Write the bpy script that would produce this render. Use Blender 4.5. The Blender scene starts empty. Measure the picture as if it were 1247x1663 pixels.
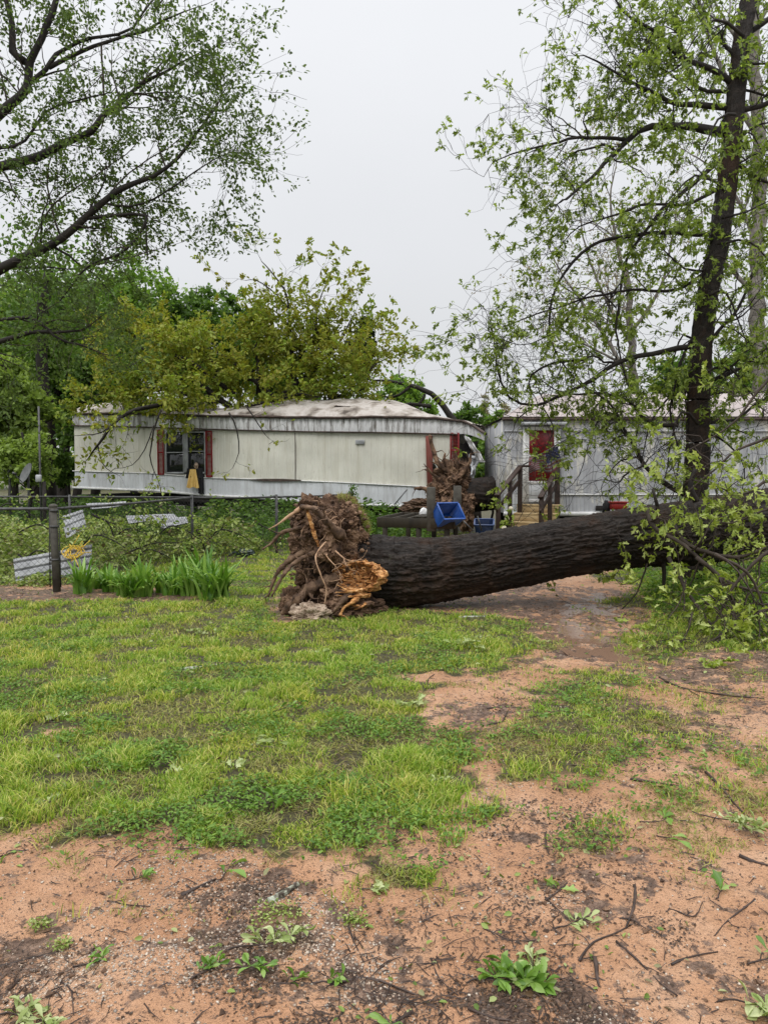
import bpy, math, random
import numpy as np
R = math.radians
rng = np.random.default_rng(11)
random.seed(11)
sc = bpy.context.scene
COL = sc.collection

# ------------------------------------------------------------------ camera, sky, sun, exposure
F, CX, CY, CAMZ = 1201.0, 623.5, 831.5, 1.6
PITCH = math.atan(59.5 / 1201)
cd = bpy.data.cameras.new('camera')
cam = bpy.data.objects.new('camera', cd); COL.objects.link(cam)
cd.sensor_fit = 'VERTICAL'; cd.sensor_height = 36.0; cd.sensor_width = 27.0
cd.lens = 36.0 * F / 1663.0
cd.clip_start = 0.05; cd.clip_end = 2000
cam.location = (0, 0, CAMZ); cam.rotation_euler = (R(90) - PITCH, 0, 0)
sc.camera = cam
sc.view_settings.view_transform = 'Standard'
sc.view_settings.look = 'None'
sc.view_settings.exposure = 0.14
sc.view_settings.gamma = 1.0

world = bpy.data.worlds.new('World'); sc.world = world; world.use_nodes = True
nt = world.node_tree; nt.nodes.clear()
wo = nt.nodes.new('ShaderNodeOutputWorld'); bg = nt.nodes.new('ShaderNodeBackground')
tc = nt.nodes.new('ShaderNodeTexCoord'); sx = nt.nodes.new('ShaderNodeSeparateXYZ')
rp = nt.nodes.new('ShaderNodeValToRGB')
nt.links.new(tc.outputs['Generated'], sx.inputs[0]); nt.links.new(sx.outputs['Z'], rp.inputs[0])
cr = rp.color_ramp
cr.interpolation = 'EASE'
stops = [(0.0, (0.222, 0.226, 0.230)), (0.12, (0.230, 0.235, 0.241)), (0.30, (0.249, 0.254, 0.264)),
         (0.52, (0.276, 0.281, 0.292)), (0.75, (0.72, 0.72, 0.74)), (1.0, (0.95, 0.95, 0.96))]
while len(cr.elements) < len(stops): cr.elements.new(0.5)
for e, (p, c) in zip(cr.elements, stops): e.position = p; e.color = (*c, 1)
cl = nt.nodes.new('ShaderNodeTexNoise'); cl.inputs['Scale'].default_value = 2.2; cl.inputs['Detail'].default_value = 6
mr = nt.nodes.new('ShaderNodeMapRange'); mr.inputs['To Min'].default_value = 0.93; mr.inputs['To Max'].default_value = 1.07
mx = nt.nodes.new('ShaderNodeMix'); mx.data_type = 'RGBA'; mx.blend_type = 'MULTIPLY'; mx.inputs[0].default_value = 1
nt.links.new(tc.outputs['Generated'], cl.inputs['Vector']); nt.links.new(cl.outputs['Fac'], mr.inputs['Value'])
nt.links.new(rp.outputs[0], mx.inputs[6]); nt.links.new(mr.outputs[0], mx.inputs[7])
nt.links.new(mx.outputs[2], bg.inputs['Color']); bg.inputs['Strength'].default_value = 2.9
nt.links.new(bg.outputs[0], wo.inputs[0])
sl = bpy.data.lights.new('sun', 'SUN'); sl.energy = 1.2; sl.angle = R(35); sl.color = (1, 0.975, 0.94)
so = bpy.data.objects.new('sun', sl); COL.objects.link(so); so.rotation_euler = (R(36), R(-16), 0)

# ------------------------------------------------------------------ maths helpers
CAM = np.array([0, 0, CAMZ]); cp, sp = math.cos(PITCH), math.sin(PITCH)
def ray(px, py):
    v = -(py - CY) / F
    return np.array([(px - CX) / F, cp + v * sp, -sp + v * cp])
def at(px, py, Y):
    r = ray(px, py); return CAM + r * (Y / r[1])
def gp(px, py, z=0.0):
    r = ray(px, py); return CAM + r * ((z - CAMZ) / r[2])
def ln(Y, *pts): return [at(p[0], p[1], Y + (p[2] if len(p) > 2 else 0)) for p in pts]
def proj(P):                    # world -> photo pixel (used for laying out the ground cover)
    d = P - CAM
    y = d[:, 1] * cp - d[:, 2] * sp; z = d[:, 1] * sp + d[:, 2] * cp
    y = np.maximum(y, 1e-3)
    return CX + F * d[:, 0] / y, CY - F * z / y

def _h(ix, iy, iz):
    h = (ix * 374761393 + iy * 668265263 + iz * 2147483647 + 974634777) & 0xffffffff
    h = ((h ^ (h >> 13)) * 1274126177) & 0xffffffff
    h = ((h ^ (h >> 16)) * 2246822519) & 0xffffffff
    return ((h ^ (h >> 15)) & 0xffffff) / 8388607.5 - 1.0
def vn(p):
    p = np.asarray(p, float); f = np.floor(p); i = f.astype(np.int64); t = p - f; t = t * t * t * (t * (t * 6 - 15) + 10)
    r = 0
    for a in (0, 1):
        wa = t[:, 0] if a else 1 - t[:, 0]
        for b in (0, 1):
            wb = t[:, 1] if b else 1 - t[:, 1]
            for c in (0, 1):
                wc = t[:, 2] if c else 1 - t[:, 2]
                r = r + wa * wb * wc * _h(i[:, 0] + a, i[:, 1] + b, i[:, 2] + c)
    return r
def fbm(p, o=4):
    p = np.asarray(p, float); r = 0; a = 1; s = 0
    for k in range(o): r = r + a * vn(p * 2 ** k + k * 17.3); s += a; a *= .5
    return r / s
def nrm(v): v = np.asarray(v, float); return v / (np.linalg.norm(v) + 1e-9)
def sm(a, b, x): t = np.clip((x - a) / (b - a), 0, 1); return t * t * (3 - 2 * t)

# ------------------------------------------------------------------ mesh builder
def wloc(o):
    v = np.zeros(3)
    while o is not None: v = v + np.array(o.location); o = o.parent
    return v
class MB:
    def __init__(s): s.V = []; s.Fc = {}; s.n = 0; s.A = []
    def add(s, V, Fa):
        V = np.asarray(V, float).reshape(-1, 3); Fa = [Fa] if isinstance(Fa, np.ndarray) else Fa
        for f in Fa:
            f = np.asarray(f)
            if f.size: s.Fc.setdefault(f.shape[1], []).append(f + s.n)
        s.V.append(V); s.n += len(V); return s
    def grid(s, G, close=False):          # G (a,b,3) ; close wraps b
        a, b = G.shape[:2]; i = np.arange(a * b).reshape(a, b)
        if close: j = np.roll(i, -1, 1); f = np.stack([i[:-1], j[:-1], j[1:], i[1:]], -1).reshape(-1, 4)
        else: f = np.stack([i[:-1, :-1], i[:-1, 1:], i[1:, 1:], i[1:, :-1]], -1).reshape(-1, 4)
        return s.add(G.reshape(-1, 3), f)
    def box(s, c, sz, rz=0.0, M=None, bev=0.0):
        c = np.asarray(c, float); h = np.asarray(sz, float) / 2
        if M is None: ca, sa = math.cos(rz), math.sin(rz); M = np.array([[ca, -sa, 0], [sa, ca, 0], [0, 0, 1]])
        b = min(bev if bev else min(h) * .12, min(h) * .45)
        P = []
        ids = {}
        for sx_ in (-1, 1):
            for sy_ in (-1, 1):
                for sz_ in (-1, 1):
                    for k in range(3):
                        q = np.array([sx_, sy_, sz_]) * h
                        for m in range(3):
                            if m != k: q[m] -= b * (sx_, sy_, sz_)[m]
                        ids[(sx_, sy_, sz_, k)] = len(P); P.append(q)
        Q = []; T = []
        for k in range(3):
            a1, a2 = [(1, 2), (2, 0), (0, 1)][k]
            for sg in (-1, 1):
                cyc = []
                for u, v in ((-1, -1), (1, -1), (1, 1), (-1, 1)):
                    t = [0, 0, 0]; t[k] = sg; t[a1] = u; t[a2] = v; cyc.append(ids[(*t, k)])
                Q.append(cyc if sg > 0 else cyc[::-1])
            for u in (-1, 1):
                for v in (-1, 1):
                    t0 = [0, 0, 0]; t1 = [0, 0, 0]; t0[k] = -1; t1[k] = 1
                    t0[a1] = t1[a1] = u; t0[a2] = t1[a2] = v
                    q = [ids[(*t0, a1)], ids[(*t1, a1)], ids[(*t1, a2)], ids[(*t0, a2)]]
                    Q.append(q if u * v < 0 else q[::-1])
        for sx_ in (-1, 1):
            for sy_ in (-1, 1):
                for sz_ in (-1, 1):
                    t = [ids[(sx_, sy_, sz_, 0)], ids[(sx_, sy_, sz_, 1)], ids[(sx_, sy_, sz_, 2)]]
                    T.append(t if sx_ * sy_ * sz_ > 0 else t[::-1])
        return s.add(np.array(P) @ M.T + c, [np.array(Q), np.array(T)])
    def beam(s, p0, p1, w, h, up=(0, 0, 1)):
        p0 = np.asarray(p0, float); p1 = np.asarray(p1, float); d = p1 - p0; L = np.linalg.norm(d); x = d / L
        up = np.asarray(up, float)
        if abs(x @ up) > .98: up = np.array([0, 1., 0])
        y = nrm(np.cross(up, x)); z = np.cross(x, y)
        return s.box((p0 + p1) / 2, (L, w, h), M=np.stack([x, y, z], 1))
    def tube(s, P, rad, n=8, cap=True, rough=0.0):
        P = np.asarray(P, float); m = len(P); rad = np.broadcast_to(np.asarray(rad, float), (m,))
        T = np.gradient(P, axis=0); T /= (np.linalg.norm(T, axis=1)[:, None] + 1e-9)
        u = np.cross(T[0], [0.3, 0.2, 1.0]); 
        if np.linalg.norm(u) < .1: u = np.cross(T[0], [1, 0, 0.])
        u = nrm(u); U = []
        for k in range(m): u = nrm(u - T[k] * (u @ T[k])); U.append(u)
        U = np.array(U); W = np.cross(T, U); a = np.arange(n) * 2 * math.pi / n
        G = P[:, None] + rad[:, None, None] * (np.cos(a)[None, :, None] * U[:, None] + np.sin(a)[None, :, None] * W[:, None])
        if rough: G = G + (rng.random(G.shape) - .5) * 2 * rough * rad[:, None, None]
        base = s.n; s.grid(G, True)
        if cap:
            s.Fc.setdefault(n, []).append(np.array([np.arange(n)[::-1]]) + base)
            s.Fc[n].append(np.array([np.arange(n)]) + base + (m - 1) * n)
        return s
    def blob(s, c, rad, nz=0.25, freq=1.5, n=24, o=4, seed=0.0, fz=None, crumb=0.0):
        th = np.linspace(0.02, math.pi - .02, n); ph = np.linspace(0, 2 * math.pi, 2 * n, endpoint=False)
        D = np.stack([np.sin(th)[:, None] * np.cos(ph), np.sin(th)[:, None] * np.sin(ph), np.cos(th)[:, None] + 0 * ph], -1)
        d = fbm(D.reshape(-1, 3) * freq + seed, o).reshape(n, 2 * n, 1)
        if crumb: d = d + crumb * (rng.random(d.shape) - .5)
        G = D * (1 + nz * d) * np.asarray(rad) + np.asarray(c)
        if fz is not None: G[..., 2] = np.maximum(G[..., 2], fz)
        base = s.n; s.grid(G, True)
        s.Fc.setdefault(2 * n, []).append(np.array([np.arange(2 * n)]) + base)
        s.Fc[2 * n].append(np.array([np.arange(2 * n)[::-1]]) + base + (n - 1) * 2 * n)
        return s
    def build(s, name, mat, parent=None, smooth=True, origin=None):
        me = bpy.data.meshes.new(name)
        V = np.concatenate(s.V) if s.V else np.zeros((0, 3))
        if parent is not None: org = wloc(parent)
        elif origin is not None: org = np.asarray(origin, float)
        else: lo, hi = V.min(0), V.max(0); org = np.array([(lo[0] + hi[0]) / 2, (lo[1] + hi[1]) / 2, lo[2]])
        V = V - org
        me.vertices.add(len(V)); me.vertices.foreach_set('co', V.astype(np.float32).ravel())
        idx = []; st = []; pos = 0
        for k, ch in s.Fc.items():
            f = np.concatenate(ch); idx.append(f.ravel()); st.append(pos + np.arange(len(f)) * k); pos += f.size
        idx = np.concatenate(idx); st = np.concatenate(st)
        me.loops.add(len(idx)); me.loops.foreach_set('vertex_index', idx.astype(np.int32))
        me.polygons.add(len(st)); me.polygons.foreach_set('loop_start', st.astype(np.int32))
        me.polygons.foreach_set('use_smooth', np.full(len(st), smooth, bool))
        me.update(calc_edges=True)
        me.validate()
        o = bpy.data.objects.new(name, me); COL.objects.link(o)
        if parent is not None: o.parent = parent
        else: o.location = tuple(org)
        me.materials.append(mat)
        return o
def tag(o, label=None, cat=None, group=None, kind=None):
    if label: o['label'] = label
    if cat: o['category'] = cat
    if group: o['group'] = group
    if kind: o['kind'] = kind
    return o
def thing(name, loc, label, cat, group=None):
    o = bpy.data.objects.new(name, None); COL.objects.link(o); o.location = tuple(float(v) for v in loc)
    o.empty_display_size = .2
    return tag(o, label, cat, group)

# ------------------------------------------------------------------ materials
def newmat(name):
    m = bpy.data.materials.new(name); m.use_nodes = True; n = m.node_tree
    b = n.nodes['Principled BSDF']; return m, n, b
def N(n, t, **k):
    x = n.nodes.new(t)
    for a, v in k.items():
        if a in x.inputs: x.inputs[a].default_value = v
        else: setattr(x, a, v)
    return x
def ramp(n, src, stops):
    r = n.nodes.new('ShaderNodeValToRGB'); e = r.color_ramp.elements
    while len(e) < len(stops): e.new(.5)
    for x, (p, c) in zip(e, stops): x.position = p; x.color = (*c, 1) if len(c) == 3 else c
    n.links.new(src, r.inputs[0]); return r.outputs[0]
def mixc(n, fac, a, b, mode='MIX'):
    x = n.nodes.new('ShaderNodeMix'); x.data_type = 'RGBA'; x.blend_type = mode
    for s, i in ((fac, 0), (a, 6), (b, 7)):
        if isinstance(s, (int, float)): x.inputs[i].default_value = s
        elif isinstance(s, tuple): x.inputs[i].default_value = (*s, 1)
        else: n.links.new(s, x.inputs[i])
    return x.outputs[2]
def noise(n, scale, detail=4, stretch=None, rough=.55, vec=None):
    t = N(n, 'ShaderNodeTexNoise', Scale=scale, Detail=detail, Roughness=rough)
    g = n.nodes.new('ShaderNodeTexCoord'); src = g.outputs['Object'] if vec is None else vec
    if stretch is not None:
        mp = n.nodes.new('ShaderNodeMapping'); mp.inputs['Scale'].default_value = stretch
        n.links.new(src, mp.inputs[0]); src = mp.outputs[0]
    n.links.new(src, t.inputs['Vector']); return t.outputs['Fac']
def bump(n, b, h, strength, dist):
    x = N(n, 'ShaderNodeBump', Strength=strength, Distance=dist); n.links.new(h, x.inputs['Height'])
    n.links.new(x.outputs[0], b.inputs['Normal'])
def simple(name, stops, scale=6, detail=5, rough=.7, stretch=None, bs=0.0, bd=.01, bscale=None, spec=.3, metal=0):
    m, n, b = newmat(name); f = noise(n, scale, detail, stretch)
    n.links.new(ramp(n, f, stops), b.inputs['Base Color'])
    b.inputs['Roughness'].default_value = rough; b.inputs['Specular IOR Level'].default_value = spec
    b.inputs['Metallic'].default_value = metal
    if bs: bump(n, b, noise(n, bscale or scale * 3, 5, stretch), bs, bd)
    return m
def leafmat(name, cols, trans=.35, rough=.55, spec=.25, clump=None):
    m, n, b = newmat(name)
    g = n.nodes.new('ShaderNodeNewGeometry')
    c = ramp(n, g.outputs['Random Per Island'], [(i / max(1, len(cols) - 1), k) for i, k in enumerate(cols)])
    if clump:
        c = mixc(n, ramp(n, noise(n, clump[0], 2), [(.35, (0, 0, 0)), (.65, (1, 1, 1))]), c, mixc(n, 1.0, c, clump[1], 'MULTIPLY'))
    n.links.new(c, b.inputs['Base Color']); b.inputs['Roughness'].default_value = rough
    b.inputs['Specular IOR Level'].default_value = spec
    t = n.nodes.new('ShaderNodeBsdfTranslucent'); n.links.new(mixc(n, 1.0, c, (1.25, 1.3, .7), 'MULTIPLY'), t.inputs[0])
    mxs = n.nodes.new('ShaderNodeMixShader'); mxs.inputs[0].default_value = trans
    n.links.new(b.outputs[0], mxs.inputs[1]); n.links.new(t.outputs[0], mxs.inputs[2])
    n.links.new(mxs.outputs[0], n.nodes['Material Output'].inputs[0]); return m

def siding(name, base, streak, grime, sc1=5.0, thr=(.48, .72), chalk=None):
    m, n, b = newmat(name)
    s1 = noise(n, sc1, 6, (1, 1, .12), .7); s2 = noise(n, 1.1, 5); s3 = noise(n, 30, 4, (1, 1, .3))
    c = mixc(n, ramp(n, s2, [(.35, (0, 0, 0)), (.7, (1, 1, 1))]), base, tuple(x * .82 for x in base))
    c = mixc(n, ramp(n, s1, [(thr[0], (0, 0, 0)), (thr[1], (1, 1, 1))]), c, streak)
    c = mixc(n, ramp(n, s3, [(.62, (0, 0, 0)), (.78, (.6, .6, .6))]), c, grime)
    if chalk:
        c = mixc(n, ramp(n, noise(n, 2.3, 6, (1, 1, .35), .75), [(.52, (0, 0, 0)), (.57, (.8, .8, .8))]), c, chalk)
    n.links.new(c, b.inputs['Base Color']); b.inputs['Roughness'].default_value = .55
    b.inputs['Specular IOR Level'].default_value = .3
    bump(n, b, noise(n, 3, 3), .3, .03); return m

M = {}
M['cream'] = siding('cream_siding', (.62, .61, .53), (.48, .46, .38), (.25, .22, .18))
M['lower'] = siding('pale_lower_siding', (.60, .62, .64), (.38, .38, .38), (.22, .19, .16), 6, (.45, .7))
M['fascia'] = siding('stained_fascia', (.62, .62, .62), (.14, .125, .11), (.10, .08, .07), 9, (.50, .64))
M['greysiding'] = siding('grey_weathered_siding', (.40, .41, .43), (.27, .27, .28), (.16, .15, .14), 5, (.45, .7), (.60, .58, .52))
M['roof'] = simple('weathered_roof', [(.32, (.07, .055, .045)), (.42, (.24, .21, .18)), (.55, (.40, .37, .34)), (.75, (.22, .18, .15))], 2.2, 8, .8, bs=.6, bd=.05, bscale=6)
M['roof2'] = simple('pink_grey_roof', [(.3, (.27, .235, .225)), (.7, (.38, .33, .32))], 1.4, 5, .7, bs=.2, bd=.02)
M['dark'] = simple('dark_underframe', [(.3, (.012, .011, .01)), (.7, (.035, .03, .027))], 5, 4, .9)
M['rust'] = simple('rusty_roof_edge', [(.3, (.03, .022, .018)), (.6, (.08, .055, .045)), (.8, (.17, .13, .11))], 7, 6, .8)
M['white'] = simple('white_trim', [(.3, (.50, .50, .49)), (.7, (.72, .72, .71))], 8, 5, .5)
M['red'] = simple('red_paint', [(.3, (.15, .010, .012)), (.7, (.21, .016, .017))], 8, 4, .55)
M['redwood'] = simple('red_brown_post', [(.3, (.12, .035, .025)), (.7, (.22, .06, .045))], 9, 6, .7, (1, 1, .2))
M['door_red'] = simple('red_door_glass', [(.3, (.14, .007, .010)), (.7, (.18, .010, .014))], 3, 4, .25, spec=.5)
def glass():
    m, n, b = newmat('window_glass'); b.inputs['Base Color'].default_value = (.012, .013, .014, 1)
    b.inputs['Roughness'].default_value = .08; b.inputs['Specular IOR Level'].default_value = .6
    bump(n, b, noise(n, 3, 2), .12, .02); return m
M['glass'] = glass()
M['bark'] = simple('wet_dark_bark', [(.25, (.005, .0035, .003)), (.5, (.017, .0115, .008)), (.66, (.036, .026, .020)), (.8, (.055, .044, .036))], 7, 9, .62, (.35, 1.6, 1.6), bs=.9, bd=.02, bscale=26, spec=.35)
def barkmat():
    m, n, b = newmat('furrowed_wet_bark'); f = noise(n, 8, 10, (.45, 1.7, 1.7)); g = noise(n, 1.4, 6, None, .7); h = noise(n, 3.2, 8, None, .75)
    c = ramp(n, f, [(.25, (.004, .0027, .002)), (.5, (.015, .010, .007)), (.66, (.031, .022, .017)), (.8, (.052, .042, .034))])
    c = mixc(n, ramp(n, g, [(.5, (0, 0, 0)), (.62, (.75, .75, .75))]), c, (.045, .024, .014))
    c = mixc(n, ramp(n, h, [(.60, (0, 0, 0)), (.68, (.6, .6, .6))]), c, (.075, .070, .052))
    n.links.new(c, b.inputs['Base Color']); n.links.new(ramp(n, g, [(.35, (.38, .38, .38)), (.6, (.8, .8, .8))]), b.inputs['Roughness']); b.inputs['Specular IOR Level'].default_value = .3
    bump(n, b, noise(n, 34, 6, (.5, 1.6, 1.6), .7), 1.0, .02); return m
M['bark'] = barkmat()
M['limb'] = simple('dark_limb_bark', [(.3, (.008, .006, .005)), (.6, (.019, .015, .011)), (.8, (.025, .028, .013))], 5, 6, .75, bs=.6, bd=.01)
M['twigbark'] = simple('grey_brown_twigs', [(.3, (.025, .018, .014)), (.7, (.065, .05, .038))], 9, 5, .8)
M['palebark'] = simple('pale_grey_bark', [(.3, (.09, .08, .07)), (.7, (.22, .20, .17))], 6, 6, .85, bs=.4)
M['soil'] = simple('clinging_soil', [(.25, (.020, .012, .008)), (.40, (.06, .035, .022)), (.52, (.14, .082, .050)), (.66, (.25, .16, .10))], 6, 12, .9, bs=1.0, bd=.03, bscale=24)
M['root'] = simple('root_bark', [(.3, (.03, .018, .012)), (.48, (.085, .05, .03)), (.62, (.16, .10, .062)), (.75, (.26, .17, .11))], 11, 9, .8, bs=.7, bd=.01, bscale=30)
M['rootpale'] = simple('bare_pale_root', [(.3, (.28, .16, .09)), (.7, (.46, .30, .19))], 12, 5, .7)
M['split'] = simple('fresh_split_wood', [(.3, (.08, .03, .012)), (.44, (.30, .125, .04)), (.55, (.58, .29, .10)), (.66, (.70, .46, .24)), (.8, (.32, .13, .045))], 14, 10, .7, (.6, 2, 2), bs=1, bd=.02, bscale=22)
M['sandclod'] = simple('pale_sand_clod', [(.35, (.15, .10, .07)), (.5, (.34, .26, .19)), (.7, (.44, .36, .28))], 14, 9, .9, bs=1, bd=.02)
M['lumber'] = simple('wet_grey_lumber', [(.3, (.014, .011, .007)), (.7, (.040, .032, .019))], 5, 6, .7, (1, 1, .3), bs=.4)
M['rail'] = simple('brown_stained_rail', [(.3, (.018, .010, .007)), (.7, (.045, .024, .016))], 6, 6, .6, bs=.3)
M['tread'] = simple('tan_step_boards', [(.3, (.28, .19, .09)), (.7, (.46, .35, .19))], 5, 6, .7, (.4, 2, 2), bs=.3)
M['blue'] = simple('blue_plastic', [(.3, (.006, .05, .23)), (.7, (.009, .075, .34))], 4, 3, .35, spec=.5)
M['bluedark'] = simple('dark_blue_plastic', [(.3, (.006, .022, .08)), (.7, (.01, .04, .14))], 4, 3, .4, spec=.5)
M['galv'] = simple('galvanised_steel', [(.3, (.035, .034, .033)), (.7, (.10, .10, .10))], 9, 5, .5, metal=.2)
M['wire'] = simple('dull_wire', [(.3, (.02, .02, .02)), (.7, (.05, .05, .05))], 9, 3, .7, metal=.0)
M['postold'] = simple('mossy_steel_post', [(.3, (.035, .03, .024)), (.7, (.09, .085, .07))], 9, 6, .7)
M['sheet'] = simple('weathered_sheet_metal', [(.3, (.20, .205, .21)), (.6, (.36, .37, .38)), (.8, (.24, .22, .19))], 4, 6, .45, metal=.15)
M['yellow'] = simple('yellow_plastic', [(.3, (.62, .42, .03)), (.7, (.75, .52, .06))], 6, 3, .5)
M['cloth_y'] = simple('mustard_cloth', [(.3, (.55, .36, .10)), (.7, (.68, .47, .17))], 7, 4, .9)
M['cloth_b'] = simple('black_cloth', [(.3, (.008, .008, .009)), (.7, (.02, .02, .022))], 7, 4, .9)
M['dish'] = simple('grey_dish', [(.3, (.06, .065, .065)), (.7, (.12, .125, .12))], 5, 4, .5)
M['bag'] = simple('dark_green_plastic', [(.3, (.015, .025, .024)), (.7, (.05, .075, .07))], 5, 4, .25, spec=.6)
M['brick'] = simple('concrete_block', [(.3, (.12, .11, .10)), (.7, (.24, .22, .20))], 9, 5, .9)
M['redpot'] = simple('red_plastic', [(.3, (.16, .012, .012)), (.7, (.25, .02, .016))], 6, 3, .45)
M['lichen'] = simple('lichen_bark', [(.40, (.05, .038, .028)), (.5, (.20, .20, .15)), (.62, (.40, .43, .35))], 38, 6, .9, bs=.8)
M['stick'] = simple('wet_dark_twig', [(.3, (.022, .015, .012)), (.7, (.075, .05, .04))], 14, 5, .55)
M['flagred'] = simple('flag_red', [(.3, (.08, .018, .02)), (.7, (.12, .025, .028))], 8, 3, .85)
M['flagwhite'] = simple('flag_white', [(.3, (.09, .08, .08)), (.7, (.16, .145, .145))], 8, 3, .85)
M['flagblue'] = simple('flag_blue', [(.3, (.008, .012, .04)), (.7, (.014, .02, .06))], 8, 3, .85)
M['glow'] = simple('cream_globe', [(.3, (.55, .50, .38)), (.7, (.66, .60, .46))], 6, 3, .4)
# foliage
M['lf_left'] = leafmat('small_dark_green_leaves', [(.045, .075, .020), (.085, .13, .035), (.13, .19, .05)], .45)
M['lf_right'] = leafmat('yellow_green_oak_leaves', [(.07, .11, .014), (.13, .185, .024), (.21, .28, .045), (.34, .42, .12)], .45, .4, .35)
M['lf_front'] = leafmat('pale_green_oak_leaves', [(.13, .18, .018), (.22, .29, .035), (.33, .40, .08), (.42, .48, .16)], .35, .38, .4)
M['lf_fallen'] = leafmat('olive_yellow_leaves', [(.16, .155, .02), (.27, .24, .03), (.22, .28, .04), (.34, .34, .07)], .4, clump=(.8, (.75, .92, .85)))
M['lf_bg1'] = leafmat('fresh_green_crown', [(.07, .14, .02), (.13, .23, .035), (.21, .33, .06)], .4)
M['lf_bg2'] = leafmat('deep_green_crown', [(.045, .09, .017), (.08, .15, .027), (.13, .22, .04)], .4)
M['lf_bg3'] = leafmat('light_spring_crown', [(.13, .19, .035), (.19, .27, .055), (.25, .34, .08)], .4)
M['lf_pine'] = leafmat('dark_pine_needles', [(.02, .03, .014), (.04, .055, .022)], .1)
M['lf_bud'] = leafmat('pale_pinkish_buds', [(.26, .20, .17), (.34, .30, .22), (.26, .30, .13)], .3)
M['grass'] = leafmat('lawn_blades', [(.09, .18, .022), (.19, .33, .035), (.32, .45, .06), (.52, .53, .19), (.13, .28, .03)], .4, .5, .25, clump=(1.3, (1.28, 1.04, 1.1)))
M['weed'] = leafmat('garden_weed_leaves', [(.10, .16, .022), (.19, .27, .045), (.32, .40, .10), (.42, .48, .20), (.12, .08, .04)], .35, .5, .3)
M['iris'] = leafmat('strap_leaves', [(.07, .17, .02), (.15, .29, .035), (.32, .48, .13)], .3, .35, .4)
M['sprig'] = leafmat('fresh_fallen_leaves', [(.08, .17, .02), (.15, .28, .04), (.27, .38, .10)], .3, .35, .45)
M['spale'] = leafmat('pale_underside_leaves', [(.20, .27, .07), (.34, .40, .17), (.46, .50, .27)], .25, .5, .3)
M['torn'] = leafmat('torn_green_leaves', [(.06, .10, .02), (.13, .20, .03), (.25, .32, .08), (.34, .36, .18), (.10, .06, .03)], .25, .45, .35)
M['cover'] = leafmat('low_lawn_weeds', [(.06, .13, .018), (.11, .21, .028), (.18, .29, .045)], .3, .5, .3)
M['litter'] = leafmat('dark_leaf_litter', [(.03, .02, .014), (.07, .045, .03), (.12, .075, .05), (.05, .04, .035)], .05)
M['ydry'] = leafmat('dead_turf', [(.30, .25, .10), (.22, .26, .05), (.40, .38, .14), (.16, .11, .06), (.26, .34, .06)], .3)
M['pebble'] = leafmat('small_gravel', [(.30, .20, .13), (.42, .33, .25), (.10, .08, .07), (.52, .46, .38), (.30, .17, .10)], 0.0, .6, .3)

# ------------------------------------------------------------------ ground masks (regions of the yard)
def poly_in(px, py, poly):
    ins = np.zeros(len(px), bool); P = poly; j = len(P) - 1
    dmin = np.full(len(px), 1e9)
    for i in range(len(P)):
        xi, yi = P[i][:2]; xj, yj = P[j][:2]
        c = ((yi > py) != (yj > py)) & (px < (xj - xi) * (py - yi) / (yj - yi + 1e-12) + xi); ins ^= c
        ex, ey = xj - xi, yj - yi; t = np.clip(((px - xi) * ex + (py - yi) * ey) / (ex * ex + ey * ey + 1e-9), 0, 1)
        dmin = np.minimum(dmin, np.hypot(px - xi - t * ex, py - yi - t * ey)); j = i
    return np.where(ins, dmin, -dmin)      # signed distance in metres
def G2(*pts): return [tuple(gp(x, y)[:2]) for x, y in pts]
GRASS = [
 (1.0, [(-14, 2.9)] + G2((0, 1378), (60, 1352), (110, 1392), (190, 1380), (300, 1412), (400, 1425), (500, 1420), (600, 1425), (680, 1440), (700, 1420), (620, 1385), (650, 1360), (745, 1358), (780, 1300), (790, 1262), (800, 1210), (700, 1190), (640, 1150), (700, 1110), (790, 1090), (860, 1050), (850, 1000), (760, 985)) + [(1.2, 9.6), (.4, 13), (2, 19), (-1, 40), (-40, 60), (-30, 3.0)]),
 (.62, G2((780, 1280), (930, 1268), (1070, 1240), (1090, 1190), (1020, 1140), (1080, 1100), (1000, 1080), (900, 1110), (860, 1140), (760, 1190))),
 (.8, G2((540, 1405), (620, 1450), (715, 1450), (735, 1415), (640, 1380))),
 (.30, G2((660, 1100), (860, 1040), (1000, 1075), (1247, 1110), (1330, 1200), (1247, 1265), (1080, 1250), (800, 1290), (780, 1220))),
 (.28, G2((850, 1290), (1247, 1270), (1247, 1400), (1000, 1390), (850, 1330))),
 (.22, G2((0, 1400), (600, 1400), (700, 1480), (400, 1560), (0, 1480))),
 (.5, G2((1130, 1215), (1210, 1215), (1210, 1175), (1140, 1170))),
 (.45, G2((1100, 1300), (1240, 1320), (1247, 1270), (1150, 1250))),
 (.8, G2((985, 940), (1030, 1020), (1060, 1060), (1400, 1080), (2200, 1000), (2200, 850), (1000, 880))),
 (.35, G2((90, 1430), (130, 1430), (130, 1395), (95, 1395))),
 (.7, G2((930, 1130), (1000, 1120), (990, 1085), (900, 1100))),
 (.9, [(6.5, 13), (60, 13), (60, 80), (-40, 80), (-40, 40), (2, 24), (6, 22)]),
]
BARE = [
 (.9, G2((700, 1180), (830, 1182), (850, 1140), (800, 1118), (700, 1125))),
 (.8, G2((520, 1245), (600, 1240), (595, 1220), (530, 1222))),
 (.5, G2((560, 1340), (720, 1330), (700, 1290), (600, 1290))),
 (.75, G2((60, 1235), (120, 1225), (110, 1185), (60, 1190))),
 (.9, G2((440, 1012), (600, 1012), (590, 985), (440, 970))),
 (.9, G2((640, 990), (900, 1010), (900, 950), (680, 950))),
 (.95, G2((-60, 976), (330, 976), (330, 958), (-60, 945))),
]
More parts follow.
